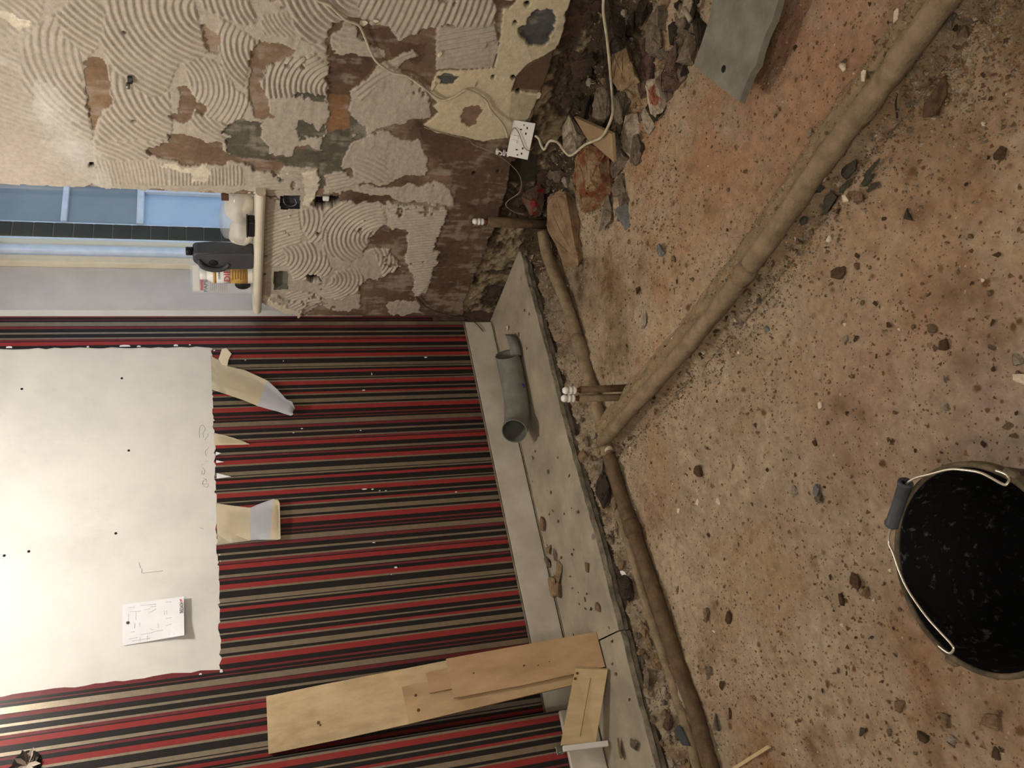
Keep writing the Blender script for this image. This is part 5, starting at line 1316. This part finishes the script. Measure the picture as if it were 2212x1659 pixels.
ply('plywood_board', [(963, 1423), (1146, 1390), (1288, 1365), (1310, 1440), (1140, 1478), (980, 1508)], .0245, .008, M['ply_dark'], 'short tan plywood board on top of the stack', ((1023, 1454, .003), (1132, 1438, .0045), (1244, 1432, .005), (1163, 1437, .003), (1187, 1429, .003)))
# short pale board propped on the foot of the stack
s1 = on_plane(1319, 1443, A1 + pn * .040, pn); s1[2] = max(s1[2], .003)
s2 = on_plane(1243, 1441, A1 + pn * .040, pn)
s3 = at(1211, 1606, 1, -.176); s4 = at(1286, 1600, 1, -.198)
o = empty('wooden_board', (np.array(s1) + s4) / 2, 'short pale planed board propped across the foot of the stack', 'board')
nn = np.cross(s2 - s1, s4 - s1); nn /= np.linalg.norm(nn)
if np.dot(nn, C - s1) < 0: nn = -nn
prism('board_face', [s1, s2, s3, s4], Vector(nn * .014), M['pine'], o)
g1 = s1 * .52 + s2 * .48 + nn * .0142; g2 = s4 * .52 + s3 * .48 + nn * .0142
gd = g2 - g1
tube('groove_line', [g1 + gd * .12, g1 + gd * .90], .0008, M['knot'], o, 5)
for tt, ss in ((.06, .92), (.13, .95)):
    c_ = (s1 * (1 - ss) + s2 * ss) * (1 - tt) + (s4 * (1 - ss) + s3 * ss) * tt + nn * .0145
    lathe('knot', [(0, .0004), (.004, .0004), (.005, 0), (0, 0)], c_, M['knot'], o, 10, Vector((0, 0, 1)).rotation_difference(Vector(nn)).to_matrix())

# ------------------------------------------------------------------ paper plan pinned to the bare patch
PA, PB_, PC, PD = (264, 1306), (397, 1288), (398, 1372), (265, 1395)
pr = empty('paper_plan', at(330, 1340, 1, -.006), 'white paper plan pinned up on the bare white patch', 'paper')
def pp(u, v, extra=0.0):
    """u: 0 top .. 1 bottom on the wall, v: 0 right .. 1 left"""
    a = np.array(PA) * (1 - u) * (1 - v) + np.array(PB_) * u * (1 - v) + np.array(PC) * u * v + np.array(PD) * (1 - u) * v
    yy = -0.004 - 0.003 * u - 0.020 * max(0.0, u - .10) ** 1.3 - 0.012 * max(0, u - .75) * max(0, v - .6) * 8
    return at(a[0], a[1], 1, yy - extra)
bm = bmesh.new(); g = [[bm.verts.new(Vector(pp(u, v))) for v in np.linspace(0, 1, 8)] for u in np.linspace(0, 1, 10)]
for i in range(9):
    for k in range(7): bm.faces.new((g[i][k], g[i + 1][k], g[i + 1][k + 1], g[i][k + 1]))
bm_obj('sheet', bm, M['paper_white'], pr)
a0 = pp(.93, .145, .0012); a1 = pp(.93, .42, .0012); up_ = np.array(pp(.99, .28)) - np.array(pp(.93, .28))
text('lettering', 'HOWDENS', .018, Vector(a0), Vector(a1) - Vector(a0), Vector(up_), M['print_dark'], pr, .0003, float(np.linalg.norm(a1 - a0)))
prism('red_emblem', [pp(.93, .065, .001), pp(.975, .075, .001), pp(.945, .095, .001), pp(.985, .115, .001), pp(.94, .128, .001), pp(.945, .10, .001)], (0, -.0004, 0), M['label_red'], pr)
for u0, v0, u1, v1 in ((.1, .1, .2, .1), (.12, .2, .3, .22), (.1, .25, .1, .45), (.22, .22, .22, .42), (.3, .08, .55, .1), (.35, .2, .45, .2), (.42, .3, .55, .22), (.45, .15, .55, .15), (.7, .08, .8, .1), (.72, .3, .72, .4), (.68, .3, .68, .4), (.7, .5, .8, .5), (.7, .68, .8, .66), (.5, .78, .65, .78), (.3, .8, .5, .8), (.1, .86, .25, .86), (.15, .92, .45, .93), (.28, .86, .28, .96), (.4, .86, .4, .96), (.2, .5, .2, .62), (.28, .5, .28, .6), (.12, .7, .2, .7), (.58, .6, .58, .7), (.45, .7, .5, .74)):
    tube('plan_line', [pp(u0, v0, .0006), pp((u0 + u1) / 2, (v0 + v1) / 2, .0006), pp(u1, v1, .0006)], .0006, M['ink'], pr, 4)
c_ = pp(.085, .46, .002)
lathe('drawing_pin', [(0, .004), (.003, .0035), (.005, .001), (.005, 0), (0, 0)], c_, M['grip'], pr, 12, Matrix.Rotation(math.radians(90), 3, 'X'))

# ------------------------------------------------------------------ socket, cables
P0 = at(1126, 301, 0, -.055); sn = C - P0; sn /= np.linalg.norm(sn)
def spz(zx, zy, lift=0.0): return on_plane(1060 + zx / 12.7625, 230 + zy / 12.7615, P0 + sn * lift, sn)
q1, q2, q3, q4 = spz(630, 365), spz(1240, 465), spz(1020, 1475), spz(435, 1350)
so = empty('wall_socket', P0, 'loose white double wall socket hanging from its cable', 'socket')
prism('face_plate', [q1, q2, q3, q4], Vector(-sn * .009), M['socket_plastic'], so, .0012)
su = Vector(q4 - q1).normalized(); sv_ = Vector(sn).cross(su).normalized()
for zx, zy, a, b in ((835, 635, .0045, .0075), (1005, 595, .0075, .0050), (970, 750, .0075, .0050), (715, 1190, .0045, .0075), (850, 1300, .0075, .0050), (885, 1155, .0075, .0050)):
    obox('pin_slot', spz(zx, zy, .0001), su, sv_, Vector(sn), a, b, .0012, M['slot'], so)
for zx, zy in ((690, 845), (655, 970)):
    obox('rocker_switch', spz(zx, zy, .001), su, sv_, Vector(sn), .0115, .0185, .004, M['white_plastic'], so, .001)
for zx, zy in ((915, 515), (735, 1335)):
    lathe('screw_head', [(0, .001), (.0028, .001), (.0032, 0), (0, 0)], spz(zx, zy, .0002), M['steel'], so, 10, Vector((0, 0, 1)).rotation_difference(Vector(sn)).to_matrix())
def cab(name, L, xs_, r, m, label, sub=5):
    pts = [at(px, py, 0, x) for (px, py), x in zip(L, xs_)]
    return tag(tube(name, pts, r, m, None, 8, sub), label, 'cable')
CA = [(670, -30), (685, 0), (712, 12), (745, 42), (775, 55), (790, 85), (800, 110), (815, 135), (850, 158), (880, 165), (915, 190), (945, 212), (962, 216), (985, 207), (1005, 195), (1025, 200), (1050, 217), (1058, 235), (1075, 255), (1090, 275), (1096, 296)]
cab('cable', CA, [-.016] * 18 + [-.02, -.03, -.04], .0042, M['cable'], 'cream cable running down the combed wall to the socket')
cpts = [spz(470, 880, .004), spz(520, 760, .006), spz(640, 590, .006), spz(750, 690, .006), spz(850, 930, .006), spz(940, 1140, .006), spz(1040, 1215, .006), spz(1120, 1180, .003), spz(1180, 1110, -.012)]
o = tube('cable', cpts, .0016, M['thin_wire'], None, 8, 5); tag(o, 'thin grey cable looped over the face of the socket', 'cable')
CB = [(1306, -30), (1303, 20), (1308, 60), (1312, 90), (1316, 130), (1319, 165), (1322, 200), (1324, 240), (1313, 275), (1297, 298), (1265, 312), (1243, 330), (1230, 336), (1218, 325), (1205, 308), (1190, 304), (1182, 312), (1176, 323), (1169, 314), (1164, 300), (1156, 293)]
cbx = list(np.linspace(-.15, -.19, 7)) + [None] * 6 + list(np.linspace(-.15, -.06, 8))
cbp = [ground(px, py, .105) if x is None else at(px, py, 0, x) for (px, py), x in zip(CB, cbx)]
tag(tube('cable', cbp, .0048, M['cable'], None, 8, 5), 'cream cable hanging over the rubble beside the socket', 'cable')
CW = [(916, 275), (965, 290), (1011, 301), (1024, 313), (1065, 329), (1106, 358), (1125, 386), (1122, 415), (1097, 434), (1094, 446), (1113, 459), (1132, 463)]
cab('wire', CW, [-.010, -.010, -.010, -.012, -.014, -.016, -.02, -.03, -.035, -.04, -.045, -.05], .0018, M['thin_wire'], 'thin pale wire trailing from the cream plaster past the clips')
CK = [(900, 641), (923, 664), (961, 678), (999, 685)]
pts = [at(px, py, 0, -.014) for px, py in CK] + [at(1025, 696, 1, -.024), at(1044, 716, 1, -.024)]
o = tube('wire', pts, .0022, M['black_wire'], None, 6, 6); tag(o, 'dark stiff wire poking over the end of the skirting', 'cable')
for px, py, lb in ((1075, 328, 'broken white cable clip left of the socket'), (1090, 331, 'white cable clip touching the socket edge')):
    p = at(px, py, 0, -.012); k = empty('cable_clip', p, lb, 'clip')
    box('clip_base', (p[0] - .006, p[1] - .010, p[2] - .004), (p[0] + .010, p[1] + .010, p[2] + .006), M['socket_plastic'], k, .002)
    tube('clip_hook', [(p[0] - .004, p[1] - .009, p[2] - .002), (p[0] - .012, p[1] - .009, p[2] - .010), (p[0] - .012, p[1] + .002, p[2] - .014), (p[0] - .006, p[1] + .008, p[2] - .010)], .0026, M['socket_plastic'], k, 6, 4)

# ------------------------------------------------------------------ torn paper rosette at the near end of the wall
pt = at(58, 1652, 1, -.005)
ro_ = empty('torn_paper_tuft', pt, 'ragged tuft of torn paper sticking out of the striped wall', 'paper scrap')
lathe('dark_hole', [(0, .001), (.040, .001), (.043, 0), (0, 0)], (pt[0], -.0035, pt[2]), M['plug'], ro_, 14, Matrix.Rotation(math.radians(90), 3, 'X'))
rr = random.Random(4)
for k in range(16):
    a = k / 16 * 6.28 + rr.uniform(-.2, .2); L_ = rr.uniform(.03, .055); w_ = rr.uniform(.006, .012)
    dr = Vector((math.cos(a), 0, math.sin(a))); pr_ = Vector((-math.sin(a), 0, math.cos(a))); b0 = Vector((pt[0], -.006, pt[2]))
    out_ = rr.uniform(.01, .035)
    prism('paper_shred', [b0 + pr_ * w_ * .5, b0 + dr * L_ * .6 + pr_ * w_ + Vector((0, -out_, 0)), b0 + dr * L_ + Vector((0, -out_ * 1.3, 0)), b0 + dr * L_ * .55 - pr_ * w_ + Vector((0, -out_, 0)), b0 - pr_ * w_ * .5], (0, .0012, 0), M['shred_light'] if k % 3 == 0 else M['shred'], ro_)

# ------------------------------------------------------------------ bucket
bx, by, bz = -2.10, -2.19, .20
zf = -.082
bk = empty('bucket', (bx, by, zf), 'black plastic builder bucket with a wire handle', 'bucket')
hB = bz - zf
lathe('bucket_shell', [(0, .006), (.108, .006), (.112, .012), (.1495, hB - .004), (.1495, hB), (.155, hB - .002), (.155, hB - .022), (.1525, hB - .022), (.115, 0.0), (0, 0.0)], (bx, by, zf), M['bucket'], bk, 64)
lathe('muddy_rim', [(.1490, hB + .0004), (.1495, hB + .003), (.153, hB + .0045), (.1565, hB + .003), (.158, hB - .001), (.158, hB - .016), (.1565, hB - .018), (.1556, hB - .018)], (bx, by, zf), M['bucket_rim'], bk, 64)
def rim_pt(px, py, z=.2035): return at(px, py, 2, z)
hp_ = [(2165, 1040), (2176, 1042), (2182, 1018), (2150, 1014)]
e1_ = rim_pt(2172, 1043); e2_ = rim_pt(2058, 1409)
W1 = [at(px, py, 2, z) for px, py, z in ((2150, 1016, .206), (2172, 1024, .206), (2180, 1034, .206), (2176, 1044, .212), (2166, 1046, .214), (2120, 1022, .219), (2080, 1015, .222), (2050, 1014, .222), (2010, 1024, .222), (1970, 1036, .222), (1948, 1062, .220))]
W2 = [at(px, py, 2, z) for px, py, z in ((1938, 1100, .210), (1922, 1138, .204), (1919, 1166, .202), (1930, 1196, .203), (1946, 1242, .206), (1965, 1280, .207), (2000, 1330, .207), (2030, 1364, .207), (2054, 1390, .207), (2060, 1402, .207), (2050, 1411, .207), (2026, 1394, .206))]
tube('wire_handle', W1 + [at(1952, 1048, 2, .221), at(1930, 1120, 2, .207)][1:] + W2[2:], .0022, M['bright_wire'], bk, 8, 5)
ga = at(1957, 1040, 2, .222); gb_ = at(1926, 1135, 2, .206)
gd = Vector(gb_ - ga); grip_rot = Vector((0, 0, 1)).rotation_difference(gd.normalized()).to_matrix()
lathe('hand_grip', [(.006, 0.002), (.0105, 0), (.0122, .002), (.0122, .006), (.0108, .009), (.0100, gd.length * .5), (.0108, gd.length - .009), (.0122, gd.length - .006), (.0122, gd.length - .002), (.0105, gd.length), (0.006, gd.length - .002)], ga, M['grip'], bk, 18, grip_rot)
for e in (e1_, e2_):
    dv = Vector((e[0] - bx, e[1] - by, 0)).normalized(); cpos = Vector((bx, by, .199)) + dv * .160
    obox('handle_lug', cpos, dv, Vector((-dv.y, dv.x, 0)), (0, 0, 1), .010, .022, .014, M['bucket_rim'], bk, .003)
